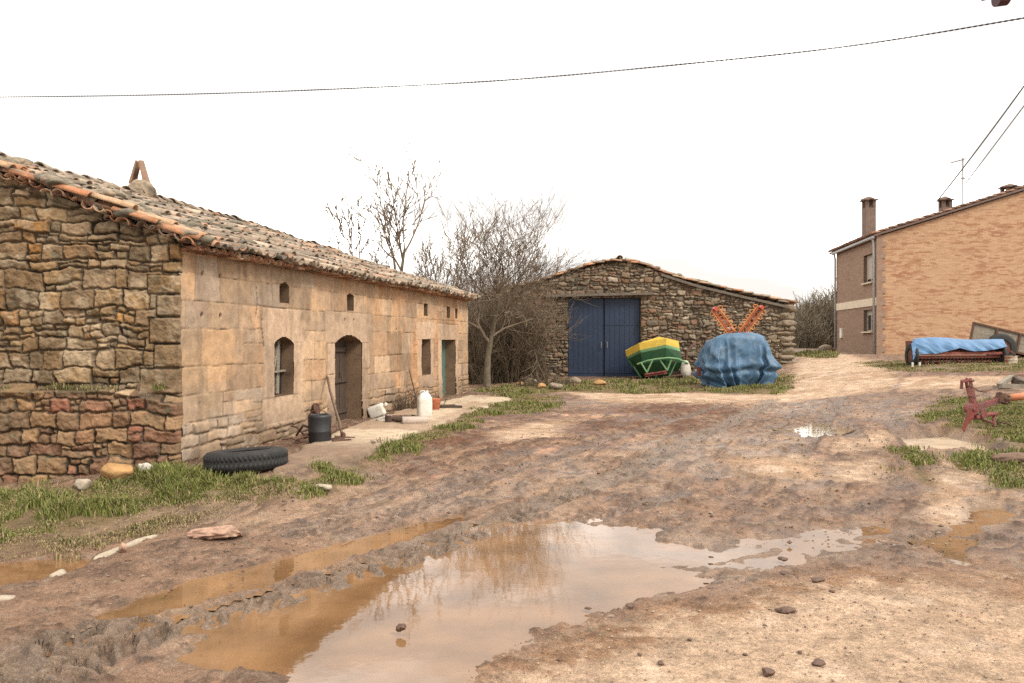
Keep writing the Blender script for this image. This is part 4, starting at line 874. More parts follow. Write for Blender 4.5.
# white can lying, crumpled bag, pipe, bottles, bucket
q = at(376, 418); w = thing('plastic_can', (q.x, q.y+.1, .14), 'crumpled white plastic can on its side beside the arched door', 'can', rz=-.2); m = MB()
m.box((0, 0, 0), (.34, .2, .26), .1, -.35, .1); m.build('body', M['white_plastic'], w, True, bevel=.04); m = MB(); m.lathe((.19, 0, .13), [(.035, 0), (.035, .05), (0, .05)], 10, ry=.6); m.build('spout', M['white_plastic'], w, True)
def cloth_lump(name, px, py, size, seed, label, cat, mt='cloth_white', dz=.0):
    q = at(px, py); o = rockmesh(name, (q.x, q.y, q.z+size[2]*.6+dz), size, M[mt], seed, None, .3, 1.3, 4); return tag(o, label, cat)
cloth_lump('plastic_bag', 388, 423, (.2, .13, .10), 31, 'torn white plastic bag among the rubbish right of the arched door', 'bag')
cloth_lump('plastic_bag', 147, 476, (.13, .09, .11), 32, 'crumpled white plastic bag in the grass at the gable foot', 'bag')
q = at(413, 426); w = thing('pipe', (q.x, q.y+.05, .10), 'short pale clay pipe with a dark mouth lying before the jerrycan', 'pipe', rz=rad(14)); m = MB()
m.lathe((-.22, 0, 0), [(.065, 0), (.085, 0), (.082, .02), (.075, .5), (.065, .5), (.065, .0)], 18, 'x'); m.build('barrel', mat('pipe_clay', (.34, .27, .22), var=.25), w, True); m = MB(); m.lathe((-.2, 0, 0), [(0, 0), (.066, 0)], 18, 'x'); m.build('mouth', M['dark'], w)
q = at(398, 425); w = thing('rubbish_heap', (q.x, q.y, .03), 'low heap of dark rusty tins and rags right of the arched door', 'rubbish'); R = random.Random(6)
m = MB(); m2_ = MB()
for k in range(11):
    x = R.uniform(-.62, .5); c = (x, R.uniform(-.05, .35), R.uniform(.03, .1)); 
    (m if k % 2 else m2_).lathe(c, [(0, -.1), (R.uniform(.04, .07), -.1), (R.uniform(.04, .07), .08), (0, .08)], 12, R.choice('xyz'))
m.build('tins', M['rust'], w); m2_.build('dark_tins', M['wood_dark'], w)
q = at(434, 412); w = thing('bucket', (q.x, q.y+.1, .03), 'small faded orange bucket behind the white jerrycan', 'bucket'); m = MB(); m.lathe((0, 0, .0), [(0, 0), (.11, 0), (.15, .26), (.16, .27), (.145, .27), (.105, .02), (0, .02)], 20); m.build('shell', mat('orange_plastic', (.50, .17, .09), var=.15), w, True); m = MB(); m.tube([(-.15, 0, .26), (-.1, -.08, .34), (.1, -.08, .34), (.15, 0, .26)], .008); m.build('bail', M['rust'], w)
q = at(446, 410); w = thing('plank', (q.x, q.y, .05), 'short dark timber plank lying beside the orange bucket', 'plank'); m = MB(); m.box((0, 0, .03), (.75, .18, .06), 0, .03, .15); m.box((-.1, .2, .03), (.6, .12, .05), 0, -.02, .3); m.build('board', M['wood_dark'], w)
# stick against wall
q = at(418, 411); e = FP(9.45, HC-(370-HOR)*20.4/FPX, .05); m = MB(); m.tube([q, q.lerp(e, .5)+Vector((.02, 0, 0)), e], [.018, .016, .013], 6); tag(m.build('stick', M['wood_dark'], None, True), 'thin dark stick leaning on the wall behind the white jerrycan', 'stick')

# loose stones
tag(rockmesh('stone_slab', at(216, 537, .045), (.29, .17, .085), M['rock_pink'], 58, None, .12, .9, 5, .6), 'flat pinkish stone slab lying alone on the mud left of the puddles', 'stone')
tag(rockmesh('stone', at(117, 480, .10), (.20, .15, .13), M['rock_ochre'], 52, None, 0, .3, 4), 'rounded ochre stone at the foot of the gable', 'stone')
tag(rockmesh('stone', at(83, 489, .06), (.10, .09, .08), M['rock_pale'], 53, None, 0, .3), 'small white stone in the grass below the gable', 'stone')
tag(rockmesh('stone', at(323, 490, .03), (.12, .08, .05), M['rock_pale'], 54, None, 0, .3), 'small pale stone at the grass edge below the path', 'stone')
for i, (a, b_, lab) in enumerate((((52, 577), (66, 571), 'stubby'), ((95, 560), (122, 547), 'middle'), ((122, 547), (157, 535), 'longest'), ((-14, 602), (16, 596), 'nearest'))):
    P, Q = at(*a), at(*b_); c = (P+Q)/2; L = (Q-P).length; c.z = float(gz(c.x, c.y))-.006
    o = rockmesh('kerb_stone', c, (L*.54, .065, .045), M['rock_pale'], 60+i, None, math.atan2(Q.y-P.y, Q.x-P.x), .25, 3)
    tag(o, {'stubby': 'small pale kerb stone beside the brown ditch puddle', 'middle': 'pale kerb stone where the ditch puddle ends', 'longest': 'longest pale kerb stone, farthest along the ditch edge', 'nearest': 'pale kerb stone at the left picture edge below the ditch puddle'}[lab], 'kerb stone', 'kerb stones along the ditch')
tag(rockmesh('stone', at(123, 552, .04), (.045, .04, .05), M['rock_pink'], 66, None, 0, .3), 'small pinkish pebble above the ditch kerb stones', 'stone')
M['clod'] = mat('mud_clod', (.085, .045, .028), var=.4, scale=20, bump=.8, bscale=40, rough=.6)
for i, (px, py, s) in enumerate(((785, 612, .065), (818, 664, .045), (768, 674, .05), (783, 560, .045), (787, 575, .05), (818, 581, .05), (765, 626, .02), (661, 664, .03), (630, 607, .03), (588, 609, .025), (745, 655, .018), (800, 653, .02), (832, 592, .025), (712, 590, .03), (690, 640, .018), (560, 660, .02), (640, 655, .018), (770, 610, .015))):
    tag(rockmesh('mud_clod', at(px, py, s*.25), (s*1.15, s*.8, s*.38), M['clod'], 80+i, None, i*.7, .9, 3), 'dark clod of mud dropped on the pale dirt in the foreground', 'mud clod', 'mud clods on the pale dirt')
tag(rockmesh('mud_clod', at(401, 632, .03), (.035, .03, .03), M['clod'], 99, None, 0, .9), 'single small clod poking out of the largest puddle', 'mud clod')
# gravel
def gravel(name, pxs, n, seed, s0, s1, cols):
    P = W(pxs); r = np.random.default_rng(seed); q = r.uniform(P.min(0), P.max(0), (n*4, 2)); q = q[sdpoly(q[:, 0], q[:, 1], P) > 0][:n]; n = len(q)
    ico = [(1, 0, 0), (-1, 0, 0), (0, 1, 0), (0, -1, 0), (0, 0, 1), (0, 0, -1)]; fc = [(0, 2, 4), (2, 1, 4), (1, 3, 4), (3, 0, 4), (2, 0, 5), (1, 2, 5), (3, 1, 5), (0, 3, 5)]
    s = r.uniform(s0, s1, (n, 1, 1))*(r.random((n, 1, 1))**1.5+.4); V = np.array(ico)[None]*s*(.6+.6*r.random((n, 6, 1)))*np.array([1, 1, .6]); V += np.column_stack([q, gz(q[:, 0], q[:, 1])+.006])[:, None]
    c = np.array(cols)[r.integers(0, len(cols), n)]; tag(npmesh(name, V.reshape(-1, 3), (np.arange(n)[:, None, None]*6+np.array(fc)[None]).reshape(-1, 3), M['grass_rock'], col=np.repeat(c, 6, 0), smooth=False), kind='stuff')
M['grass_rock'] = mat('gravel_stone', attr=True, var=.2, bump=0)
gravel('gravel', [(380, 720), (540, 632), (690, 590), (820, 566), (1060, 575), (1060, 720)], 3200, 5, .004, .010, [(.25, .19, .13), (.15, .10, .07), (.10, .06, .045), (.30, .24, .17), (.2, .13, .08)])
gravel('gravel', [(0, 640), (200, 500), (400, 470), (700, 400), (900, 400), (1000, 560), (700, 540), (500, 500), (300, 560), (120, 640)], 2600, 6, .010, .026, [(.11, .07, .045), (.14, .09, .06), (.2, .15, .1), (.085, .05, .033)])

# ================================================================== machines in front of the barn
SY = 32.2; SX = SY/FPX
def S(px, py, d=0.): return Vector(((px-512)*SX, SY+d, HC-(py-HOR)*SX))
base = S(655, 380); sp = thing('fertiliser_spreader', base, 'yellow rimmed green hopper spreader standing before the blue barn door', 'spreader')
LV = [[(627,351,.35),(638,343,-.25),(664,338,-.45),(678,341,-.1)], [(628,357,.35),(639,350,-.25),(664,344.5,-.45),(679,348,-.1)], [(629,359,.35),(640,352.5,-.24),(664,347.5,-.43),(680,351.5,-.1)], [(634,368,.35),(642,364,-.2),(664,360,-.38),(682.5,363,-.08)], [(644,379,.4),(649,378,0),(664,377,-.1),(676,376,.1)]]
def ringp(l): fr = [S(*q) for q in l]; return fr+[fr[3]+Vector((-.1, 1.0, .0)), fr[2]+Vector((0, 1.5, .05)), fr[0]+Vector((.1, .9, 0))]
def loft(la, lb, nm, mt, cap=False):
    m = MB(base); A, B = ringp(la), ringp(lb); n = len(A)
    for k in range(n): m.poly([A[k], A[(k+1) % n], B[(k+1) % n], B[k]])
    if cap: m.poly(A)
    return m.build(nm, mt, sp)
loft(LV[0], LV[1], 'rim', M['yellow'], True); loft(LV[1], LV[2], 'band', M['green_pale']); m_ = MB(base)
hp = loft(LV[2], LV[3], 'hopper', M['green']); loft(LV[3], LV[4], 'hopper_base', M['green'])
m = MB(base); m.tube([S(636, 364, -.35), S(645, 360.5, -.5), S(655, 358.5, -.58), S(666, 357.5, -.6), S(675, 358.5, -.55), S(686, 363, -.4)], .035, 6)
for a, b_, c in (((639, 362.5), (644.5, 372), (650, 360)), ((657, 359), (664.5, 370), (669, 358.5))): m.tube([S(*a, -.5), S(*b_, -.55)], .032, 6); m.tube([S(*b_, -.55), S(*c, -.55)], .032, 6)
m.tube([S(674, 362, -.4), S(667, 378, -.3)], .022, 5); m.build('frame', M['green_pale'], sp)
for a, b_ in (((628, 359, .2), (645, 384, -.1)), ((633, 366, .0), (641, 379, -.1)), ((656, 374, -.2), (652, 384, -.3)), ((669, 372, -.1), (667, 381, -.2))): m = MB(base); m.tube([S(*a), S(*b_)], .04, 6); m.build('leg', M['green'], sp)
m = MB(base); m.box(S(655, 373.5, -.1), (.85, .3, .13), 0, -.15, 0); m.tube([S(645, 374, -.3), S(664, 371, -.3)], .035); m.build('spout', M['red_paint'], sp)
m = MB(base); m.lathe(S(656, 375, .2), [(.0, -.08), (.26, -.08), (.26, .08), (0, .08)], 18, 'x'); m.tube([S(655, 365, .0), S(654, 377, .0)], .1, 10); m.build('rotor', M['wood_dark'], sp); m = MB(base); m.box(S(676, 375, .1), (.5, .5, .3)); m.build('gearbox', M['wood_dark'], sp, bevel=.03)
m = MB(base); m.tube([S(664, 377, -.3), S(680, 374.5, -.35), S(699, 371.5, -.2)], .04); m.tube([S(664, 380, -.1), S(682, 376, 0)], .05); m.build('drawbar', M['rust'], sp)
q = S(684, 374.5, -.3); m = MB(); rings = []
for zz, a, b_ in ((0, .15, .09), (.03, .19, .12), (.2, .20, .14), (.4, .17, .12), (.55, .12, .08), (.60, .05, .04)):
    rings.append([m.pt((a*math.cos(t)*(1+.1*math.sin(3*t+zz*9)), b_*math.sin(t)*(1+.1*math.cos(4*t+zz*5)), zz)) for t in [2*math.pi*k/18 for k in range(18)]])
for A, B in zip(rings, rings[1:]):
    for k in range(18): m.f.append([A[k], A[(k+1) % 18], B[(k+1) % 18], B[k]])
m.f.append(rings[-1]); o = m.build('sack', M['cloth_white'], None, True); o.location = (q.x, q.y, q.z-.05); tag(o, 'slumped pale sack between the green spreader and the blue tarpaulin heap', 'sack')
m = MB(); m.tube([S(701, 343, .9), S(696, 346, .8), S(691, 352, .7), S(689.5, 360, .6), S(691, 370, .5), S(690, 379, .4)], .045, 7); tag(m.build('iron_hoop', M['rust'], None, True), 'rusty curved iron bar leaning on the barn wall left of the tarpaulin heap', 'iron bar')

# covered machine with orange folding arms
TY = 27.4; TX = TY/FPX
def T_(px, py, d=0.): return Vector(((px-512)*TX, TY+d, HC-(py-HOR)*TX))
tb = at(738, 391); tb = Vector(((738-512)*TX, TY, float(gz((738-512)*TX, TY-.5)))); mc = thing('farm_machine', (tb.x, TY, tb.z), 'orange folding arms of a farm machine rising from the blue tarpaulin heap', 'farm machine'); mo = Vector((tb.x, TY, tb.z))
m = MB(mo); m.box(mo+Vector((0, .25, .75)), (1.3, .7, 1.1)); m.box(mo+Vector((0, .25, .2)), (1.0, .8, .3)); m.box(T_(738, 341, .2), (.4, .3, .4)); m.build('body', M['rust'], mc)
for (ax, ay, sg) in ((715, 309, -1), (761, 307.5, 1)):
    m = MB(mo); wv = MB(mo); P0 = T_(738+sg*1.5, 338, .1); P1 = T_(ax, ay, .0); d = (P1-P0).normalized(); nrm = Vector((-d.z, 0, d.x))
    for o_ in (-.075, .075): m.bar(P0+nrm*o_, P1+nrm*o_, .026, .04, (0, 1, 0))
    m.bar(P0+Vector((0, .25, 0)), P1+Vector((0, .25, 0)), .05, .05, (0, 1, 0))
    for k in range(9): t = .1+k*.1; q0 = P0.lerp(P1, t)-nrm*.085; q1 = P0.lerp(P1, t+.05)+nrm*.085; m.bar(q0, q1, .022); m.bar(q1, q1+Vector((0, .25, 0)), .02)
    am = m.build('arm', M['orange_paint'], mc)
    for side in (-1, 1):
        for k in range(5):
            t = .22+k*.165; q0 = P0.lerp(P1, t)+nrm*side*.1; wv.tube([q0, q0+nrm*side*.12+d*.02, q0+nrm*side*.15+d*.08, q0+nrm*side*.08+d*.14, q0+d*.13+nrm*side*.0], .014, 5)
        wv.tube([P0.lerp(P1, .15)+nrm*side*.13, P0.lerp(P1, .95)+nrm*side*.13], .014, 5)
    wv.build('tines', M['orange_wire'], am)
    m = MB(mo); m.box(P1, (.11, .3, .11), 0, -sg*.8, 0); m.build('end_cap', mat('red_cap', (.36, .05, .025), var=.2, rough=.5), am)
m = MB(mo); m.box(T_(701, 372, .3), (.08, .2, .3)); m.build('side_plate', M['red_dark'], mc)
def drape_cloth(bodies, sx, sy, z0, step, frames, n_exp=3.2):
    """let a rectangular sheet with rounded corners fall over solid bodies; returns verts, faces"""
    sc=bpy.context.scene; tmp=[]
    for V,F in bodies:
        me=bpy.data.meshes.new('b'); me.from_pydata(V,[],F); o=bpy.data.objects.new('b',me); sc.collection.objects.link(o); tmp.append(o)
        m=o.modifiers.new('c','COLLISION'); o.collision.thickness_outer=.012; o.collision.cloth_friction=18
    b=bmesh.new(); nx=int(sx/step); ny=int(sy/step); vs={}
    def ok(x,y): return abs(2*x/sx)**n_exp+abs(2*y/sy)**n_exp<=1.02
    rr=random.Random(3)
    for i in range(nx):
        for j in range(ny):
            c=[(i,j),(i+1,j),(i+1,j+1),(i,j+1)]; p=[(-sx/2+a*step,-sy/2+d*step) for a,d in c]
            if all(ok(*q) for q in p):
                f=[]
                for k,q in zip(c,p):
                    if k not in vs: vs[k]=b.verts.new((q[0],q[1],z0+rr.uniform(-.01,.01)+.08*math.sin(q[0]*2.1+q[1]*1.3)))
                    f.append(vs[k])
                b.faces.new(f)
    me=bpy.data.meshes.new('cl'); b.to_mesh(me); b.free(); o=bpy.data.objects.new('cl',me); sc.collection.objects.link(o); tmp.append(o)
    m=o.modifiers.new('cloth','CLOTH'); s=m.settings; s.quality=6; s.mass=.35; s.tension_stiffness=12; s.compression_stiffness=12; s.shear_stiffness=6; s.bending_stiffness=1.2; s.shrink_min=-.16; s.air_damping=2.0
    m.collision_settings.collision_quality=3; m.collision_settings.distance_min=.012; m.collision_settings.use_self_collision=True; m.collision_settings.self_distance_min=.012
    m.point_cache.frame_start=1; m.point_cache.frame_end=frames
    f0=sc.frame_current
    for f in range(1,frames+1): sc.frame_set(f)
    dg=bpy.context.evaluated_depsgraph_get(); e=o.evaluated_get(dg); em=e.to_mesh()
    V=np.zeros(len(em.vertices)*3,np.float32); em.vertices.foreach_get('co',V); F=np.array([list(p.vertices) for p in em.polygons]); e.to_mesh_clear()
    for t in tmp:
        d=t.data; bpy.data.objects.remove(t); bpy.data.meshes.remove(d)
    sc.frame_set(1)
    return V.reshape(-1,3),F
def heap():
    b = bmesh.new(); bmesh.ops.create_icosphere(b, subdivisions=4, radius=1)
    for v in b.verts:
        p = v.co.copy(); q = [math.copysign(abs(c)**.42, c) for c in p]; n = 1+.09*math.sin(5*p.x+3*p.z+1)*math.cos(4*p.y+2*p.z)+.05*math.sin(9*p.x-5*p.z)
        v.co = (q[0]*(1.03+.06*p.z*(p.z < 0)-.03*max(p.z, 0))*n, q[1]*.62*n, .85+q[2]*.80*(1+.08*math.sin(3*p.x+.6)))
    me = bpy.data.meshes.new('x'); b.to_mesh(me); b.free(); lump = [tuple(v.co) for v in me.vertices], [tuple(p.vertices) for p in me.polygons]; bpy.data.meshes.remove(me)
    gnd = ([(-4, -4, 0), (4, -4, 0), (4, 4, 0), (-4, 4, 0)], [(0, 1, 2, 3)])
    V, F = drape_cloth([lump, gnd], 4.35, 3.75, 1.95, .047, 70); X, Y, Z = V.T.astype(float); a = np.arctan2(Y/.62, X/1.05)*1.1
    def rid(al, q, f1, f2, sd): wv = .4*(fbm(al*.8+sd, q*.8, 2, sd+7)-.5); return (1-np.abs(2*fbm(al*f1, (q+wv)*f2, 2, sd)-1))**2.5
    c1, s1 = math.cos(.5), math.sin(.5); side = ss(1.6, 1.25, Z)
    fa = rid(a*c1-Z*s1, a*s1+Z*c1, .7, 2.6, 301)-.4; fb = rid(a*c1+Z*s1, -a*s1+Z*c1, .9, 4.6, 302)-.4; d = Z-(.60+.12*np.sin(a*1.5+1)+.09*np.sin(a*3.1))
    k = 1+side*(.075*fa+.05*fb-.11*np.exp(-(d/.055)**2)+.09*np.exp(-((d-.17)/.12)**2))-.27*ss(.45, .0, Z)
    P = np.stack([X*k*.95, Y*k, (Z+.05*(fa+fb)*(1-side))*1.04-.02], 1)
    o = npmesh('tarpaulin', P, F, M['tarp']); o.location = Vector(((738.5-512)*TX, TY+.3, mo.z)); sb = o.modifiers.new('smooth', 'SUBSURF'); sb.levels = 1; sb.render_levels = 1
    tag(o, 'big crumpled blue tarpaulin draped over the heap in front of the barn', 'tarpaulin')
heap()

# ================================================================== seed drill under a tarpaulin by the brick house
DY = 27.0; DXs = DY/FPX
def Dp(px, py, d=0.): return Vector(((px-512)*DXs, DY+d, HC-(py-HOR)*DXs))
do = Dp(955, 367); sd_ = thing('seed_drill', do, 'long red seed drill with rows of coulters, half covered, near the brick house', 'seed drill')
m = MB(do); m.box(Dp(955, 346.5, .3), (2.7, .5, .36)); m.build('hopper', M['red_dark'], sd_)
m = MB(do)
for py, d in ((353.5, -.12), (357, .0), (360, .4)): m.bar(Dp(911, py, d), Dp(1000, py-.5, d), .07, .08)
for k in range(6): px = 914+k*17; m.bar(Dp(px, 353, -.1), Dp(px+8, 345, .12), .035); m.bar(Dp(px+14, 354, -.1), Dp(px+7, 347, .12), .03)
m.build('frame', M['red_paint'], sd_)
for k in range(24):
    px = 915+k*3.55; m = MB(do); m.tube([Dp(px, 358, .1), Dp(px+.6, 362, -.05), Dp(px+1.0, 366, -.2+.2*(k % 2))], .022, 5); m.lathe(Dp(px+1, 364.2, -.1+.25*(k % 2)), [(0, -.012), (.10, -.012), (.10, .012), (0, .012)], 12, 'x'); m.build('coulter', M['rust'] if k % 3 else M['red_dark'], sd_)
for px in (911.5, 1002):
    m = MB(do); c = Dp(px+(2.5 if px < 950 else 0), 355.5, .15); m.lathe(c, [(.22, -.06), (.36, -.065), (.41, -.04), (.41, .04), (.36, .065), (.22, .06), (.22, -.06)], 24, 'x'); w = m.build('wheel', M['rubber'], sd_, True); m = MB(do); m.lathe(c, [(0, -.03), (.23, -.03), (.23, .03), (0, .03)], 16, 'x'); m.build('rim', M['rust'], w)
for px in (907.3, 914.5): m = MB(do); m.bar(Dp(px, 362, -.35), Dp(px, 366.5, -.35), .05); m.build('marker_peg', M['white_plastic'], sd_)
def drape():
    nu, nv = 150, 60; U, V = np.meshgrid(np.linspace(0, 1, nu), np.linspace(0, 1, nv))
    X = (909.5+U*93.5-512)*DXs; front = ss(.45, .55, V)
    # v 0 back edge .. .5 front top edge .. 1 hem
    dl = np.interp(U, [0, .05, .15, .25, .38, .5, .58, .66, .8, .92, 1], [21, 16, 16, 16, 12.5, 8.5, 10.5, 11.5, 11, 9, 7])*DXs
    t1 = np.clip((V)/.5, 0, 1); t2 = np.clip((V-.5)/.5, 0, 1)
    Y = DY+.55-.68*t1-.10*np.sin(t2*1.5)+.02*np.sin(U*40)*t2; Z = HC-(339.0-HOR)*DXs-.02*np.sin(t1*3.1+U*9)-.0-t2*dl+.03*np.sin(U*5.5)
    Z -= .10*np.clip((V-.48)/.06, 0, 1)*0; n = 1-np.abs(2*fbm(X*2.4+Z*2.5, Z*3+X*.6, 3, 311)-1); Y -= .07*(n-.6)*t2; Z += .02*(n-.6)*t1*(1-t2)
    X -= np.maximum(0, Y-DY)*.56*(1-.0*U); X += np.maximum(0, Y-DY)*.56; ends = np.maximum(ss(.03, 0, U), ss(.98, 1, U)); Z -= ends*.16*(1-t2); X += np.maximum(Y-DY+.12, 0)*.56*ss(.5, .0, U); X += (U-.5)*.0
    i = np.arange(nu*nv).reshape(nv, nu); f = np.stack([i[:-1, :-1], i[:-1, 1:], i[1:, 1:], i[1:, :-1]], -1).reshape(-1, 4)
    o = npmesh('tarpaulin', np.stack([X, Y, Z], -1).reshape(-1, 3)-np.array(do), f, mat('light_blue_tarpaulin', (.085, .18, .32), rough=.55, var=.2, scale=3, bump=.3, bscale=8)); o.location = do
    tag(o, 'light blue tarpaulin spread over the top of the red seed drill', 'tarpaulin')
drape()
bo = Dp(1000, 368.5, -.6); w = thing('rusty_barrel', bo, 'small rust streaked metal barrel beside the right end of the seed drill', 'barrel'); m = MB()
m.lathe((0, 0, 0), [(0, 0), (.18, 0), (.185, .02), (.178, .03), (.178, .14), (.184, .15), (.178, .16), (.178, .29), (.184, .3), (.178, .31), (.178, .40), (.185, .41), (.175, .42), (.165, .405), (0, .405)], 24)
m.build('body', mat('rusty_tin', (.40, .34, .26), rough=.6, var=.2, scale=4, dirt=((.23, .09, .04), 5, .46, .56)), w, True); m = MB(); m.lathe((.08, 0, .405), [(.03, 0), (.03, .03), (0, .03)], 10); m.build('bung', M['rust'], w)
# tipped trailer behind it
TRY = 31.0; TRs = TRY/FPX
def Tr(px, py, d=0.): return Vector(((px-512)*TRs, TRY+d, HC-(py-HOR)*TRs))
to = Tr(1000, 364); tr = thing('farm_trailer', to, 'old grey wooden trailer tipped at an angle behind the covered seed drill', 'trailer')
A, B_, C_, D_ = Tr(972.5, 323), Tr(1040, 339), Tr(1036, 357), Tr(969, 341); ex = (B_-A).normalized(); ez = (A-D_).normalized(); back = Vector((1.05, 1.3, -.2))
m = MB(to)
for k in range(4): m.bar(D_+ez*(.09+k*.175), C_+ez*(.09+k*.175)*.97, .03, .165, ez)
m.build('side_board', M['wood_grey'], tr)
m = MB(to)
for k in range(4): m.bar(D_+back+ez*(.09+k*.175), C_+back+ez*(.09+k*.175)*.97, .03, .165, ez)
m.build('side_board', M['wood_grey'], tr); m = MB(to); m.poly([D_, C_, C_+back, D_+back]); m.build('bed', M['wood_dark'], tr)
m = MB(to); m.bar(A+Vector((0, -.03, .02)), B_+Vector((0, -.03, .02)), .07, .06)
for t in (.01, .36, .7): m.bar(D_.lerp(C_, t)+Vector((0, -.04, 0)), A.lerp(B_, t)+Vector((0, -.04, 0)), .06, .07)
m.bar(D_+Vector((0, -.02, 0)), C_+Vector((0, -.02, 0)), .08, .08); m.build('frame', M['rust'], tr)
for dd_ in (-.25, 1.75):
    c = Tr(997, 348.5, dd_)+Vector((1.25 if dd_ > 1 else 0, 0, 0)); m = MB(to); m.lathe(c, [(.34, -.09), (.5, -.10), (.56, -.06), (.56, .06), (.5, .10), (.34, .09), (.34, -.09)], 28, 'y'); w = m.build('wheel', M['rubber'], tr, True); m = MB(to); m.lathe(c, [(0, -.05), (.35, -.05), (.35, .05), (0, .05)], 18, 'y'); m.build('rim', M['rust'], w)

# ================================================================== red implement and timber on the right grass
RYD = float(at(965, 430).y)+.15; RS = RYD/FPX
def Rr(px, py, d=0.): return Vector(((px-512)*RS, RYD+d, HC-(py-HOR)*RS))
ro = Rr(975, 429); rp_ = thing('red_plough', ro, 'rusty red plough frame lying on the grass at the right', 'plough')
M['plough_red'] = mat('rusty_red_paint', (.18, .05, .042), rough=.75, var=.5, scale=9, bump=.5, bscale=30, dirt=((.10, .06, .05), 6, .46, .6))
m = MB(ro)
for d_ in (-.07, .07): m.bar(Rr(975, 410, d_), Rr(968, 380.5, d_), .022, .06, (1, 0, 0))
for t in (.12, .45, .8): q = Rr(975, 410).lerp(Rr(968, 380.5), t); m.tube([q+Vector((0, -.10, 0)), q+Vector((0, .10, 0))], .018, 6)
m.build('post', M['plough_red'], rp_, bevel=.004)
m = MB(ro); m.bar(Rr(960.5, 381.5, -.03), Rr(970.5, 379, -.03), .05, .05); m.bar(Rr(962, 380, .0), Rr(962, 389, .02), .025, .07, (0, 1, 0)); m.tube([Rr(968.5, 380.5, -.16), Rr(968.5, 380.5, .16)], .022, 8); m.tube([Rr(965, 377.5, -.05), Rr(966, 386, .0)], .018, 6); m.build('head', M['plough_red'], rp_, bevel=.004)
m = MB(ro); m.bar(Rr(968, 409.5, -.05), Rr(1001, 399.5, -.05), .02, .10); m.bar(Rr(968, 409.5, .05), Rr(1001, 399.5, .05), .02, .10); m.bar(Rr(974, 406, 0), Rr(1001, 397.8, 0), .11, .02); m.build('beam', M['plough_red'], rp_, bevel=.004)
m = MB(ro); m.tube([Rr(1004, 398.5), Rr(1024, 396), Rr(1060, 390)], .065, 14); m.build('boom', M['orange_pale'], rp_, True)
m = MB(ro); m.box(Rr(1000.5, 397.5, 0), (.10, .17, .16), 0, .3, 0); m.tube([Rr(999.5, 392, -.03), Rr(1000.5, 402, -.03)], .03, 8); m.lathe(Rr(1005.5, 398.7, 0), [(0, -.06), (.10, -.06), (.11, 0), (.09, .05), (0, .06)], 12, 'x'); m.tube([Rr(1003.5, 403.5, -.09), Rr(1007.5, 394, .06)], .024, 7); m.tube([Rr(1008, 404, .05), Rr(1006, 395, -.1)], .022, 7); m.build('clamp', M['rust'], rp_)
m = MB(ro); P_ = [Rr(966, 408), Rr(974, 410), Rr(969.5, 418), Rr(964.5, 425), Rr(961.5, 431.5), Rr(960, 429), Rr(963, 418.5)]
f0 = [q+Vector((0, -.10, 0)) for q in P_]; f1 = [q+Vector((0, -.065, .0)) for q in P_]; m.poly(f0); m.poly(f1[::-1])
for k in range(len(P_)): m.poly([f0[k], f0[(k+1) % 7], f1[(k+1) % 7], f1[k]])
m.build('blade', M['red_dark'], rp_)
m = MB(ro); m.lathe(Rr(971.5, 409, -.06), [(0, -.06), (.03, -.06), (.03, -.03), (.10, -.03), (.10, .16), (.03, .16), (0, .18)], 16, 'y'); m.bar(Rr(968, 419, .02), Rr(984, 415.8, .02), .14, .05); m.bar(Rr(979, 404, -.06), Rr(983, 417, -.06), .02, .10, (1, 0, 0)); m.bar(Rr(976, 411, .09), Rr(982, 418, .09), .05, .05); m.tube([Rr(975, 416.5, -.12), Rr(975, 416.5, .12)], .03, 9); m.build('bracket', M['plough_red'], rp_, bevel=.005)
m = MB(ro); m.tube([Rr(982, 415.5, .0), Rr(998, 413.5, .02)], .038, 9); m.bar(Rr(995.5, 414, .02), Rr(993, 420, .0), .05, .03); m.tube([Rr(993, 419, 0), Rr(994, 426, -.02)], .03, 7); m.tube([Rr(977, 418, 0), Rr(985, 420, .0), Rr(993, 423, -.02)], .022, 6); m.build('skid', M['plough_red'], rp_)
m = MB(ro); m.tube([Rr(969, 386, -.06), Rr(976, 390.5, -.08), Rr(984, 391.5, -.06), Rr(991, 389.5, 0)], .014, 5); m.build('chain', M['rust'], rp_); m = MB(ro); m.tube([Rr(996, 421, 0), Rr(1006, 423.5, -.1), Rr(1016, 431, -.2)], .014, 5); m.build('bent_rod', M['rust'], rp_)
KY = float(at(1005, 389).y); KS = KY/FPX
def Kk(px, py, d=0.): return Vector(((px-512)*KS, KY+d, HC-(py-HOR)*KS))
ko = Kk(1010, 388); w = thing('timber_frame', ko, 'grey timber frame lying on the grass behind the red plough', 'timber frame'); m = MB(ko)
m.bar(Kk(999, 385.5), Kk(1020, 377, .3), .11, .1); m.bar(Kk(999, 385.5, -.05), Kk(1040, 387, -.05), .1, .1); m.bar(Kk(1018, 377, .3), Kk(1045, 383, .6), .1, .1); m.build('rail', M['wood_grey'], w); m = MB(ko); m.bar(Kk(1020, 378, .3), Kk(1021, 386, .0), .12, .14); m.box(Kk(1021, 383, .1), (.2, .2, .18), .3, .3, 0); m.build('bracket', M['wood_dark'], w)
tag(rockmesh('log', at(1016, 462, .05), (.36, .12, .09), mat('rotten_wood', (.12, .07, .045), var=.4, scale=12, bump=.8, bscale=25), 121, None, .1, .7, 4), 'short rotten brown log lying in the grass at the right edge', 'log')
R = random.Random(9)
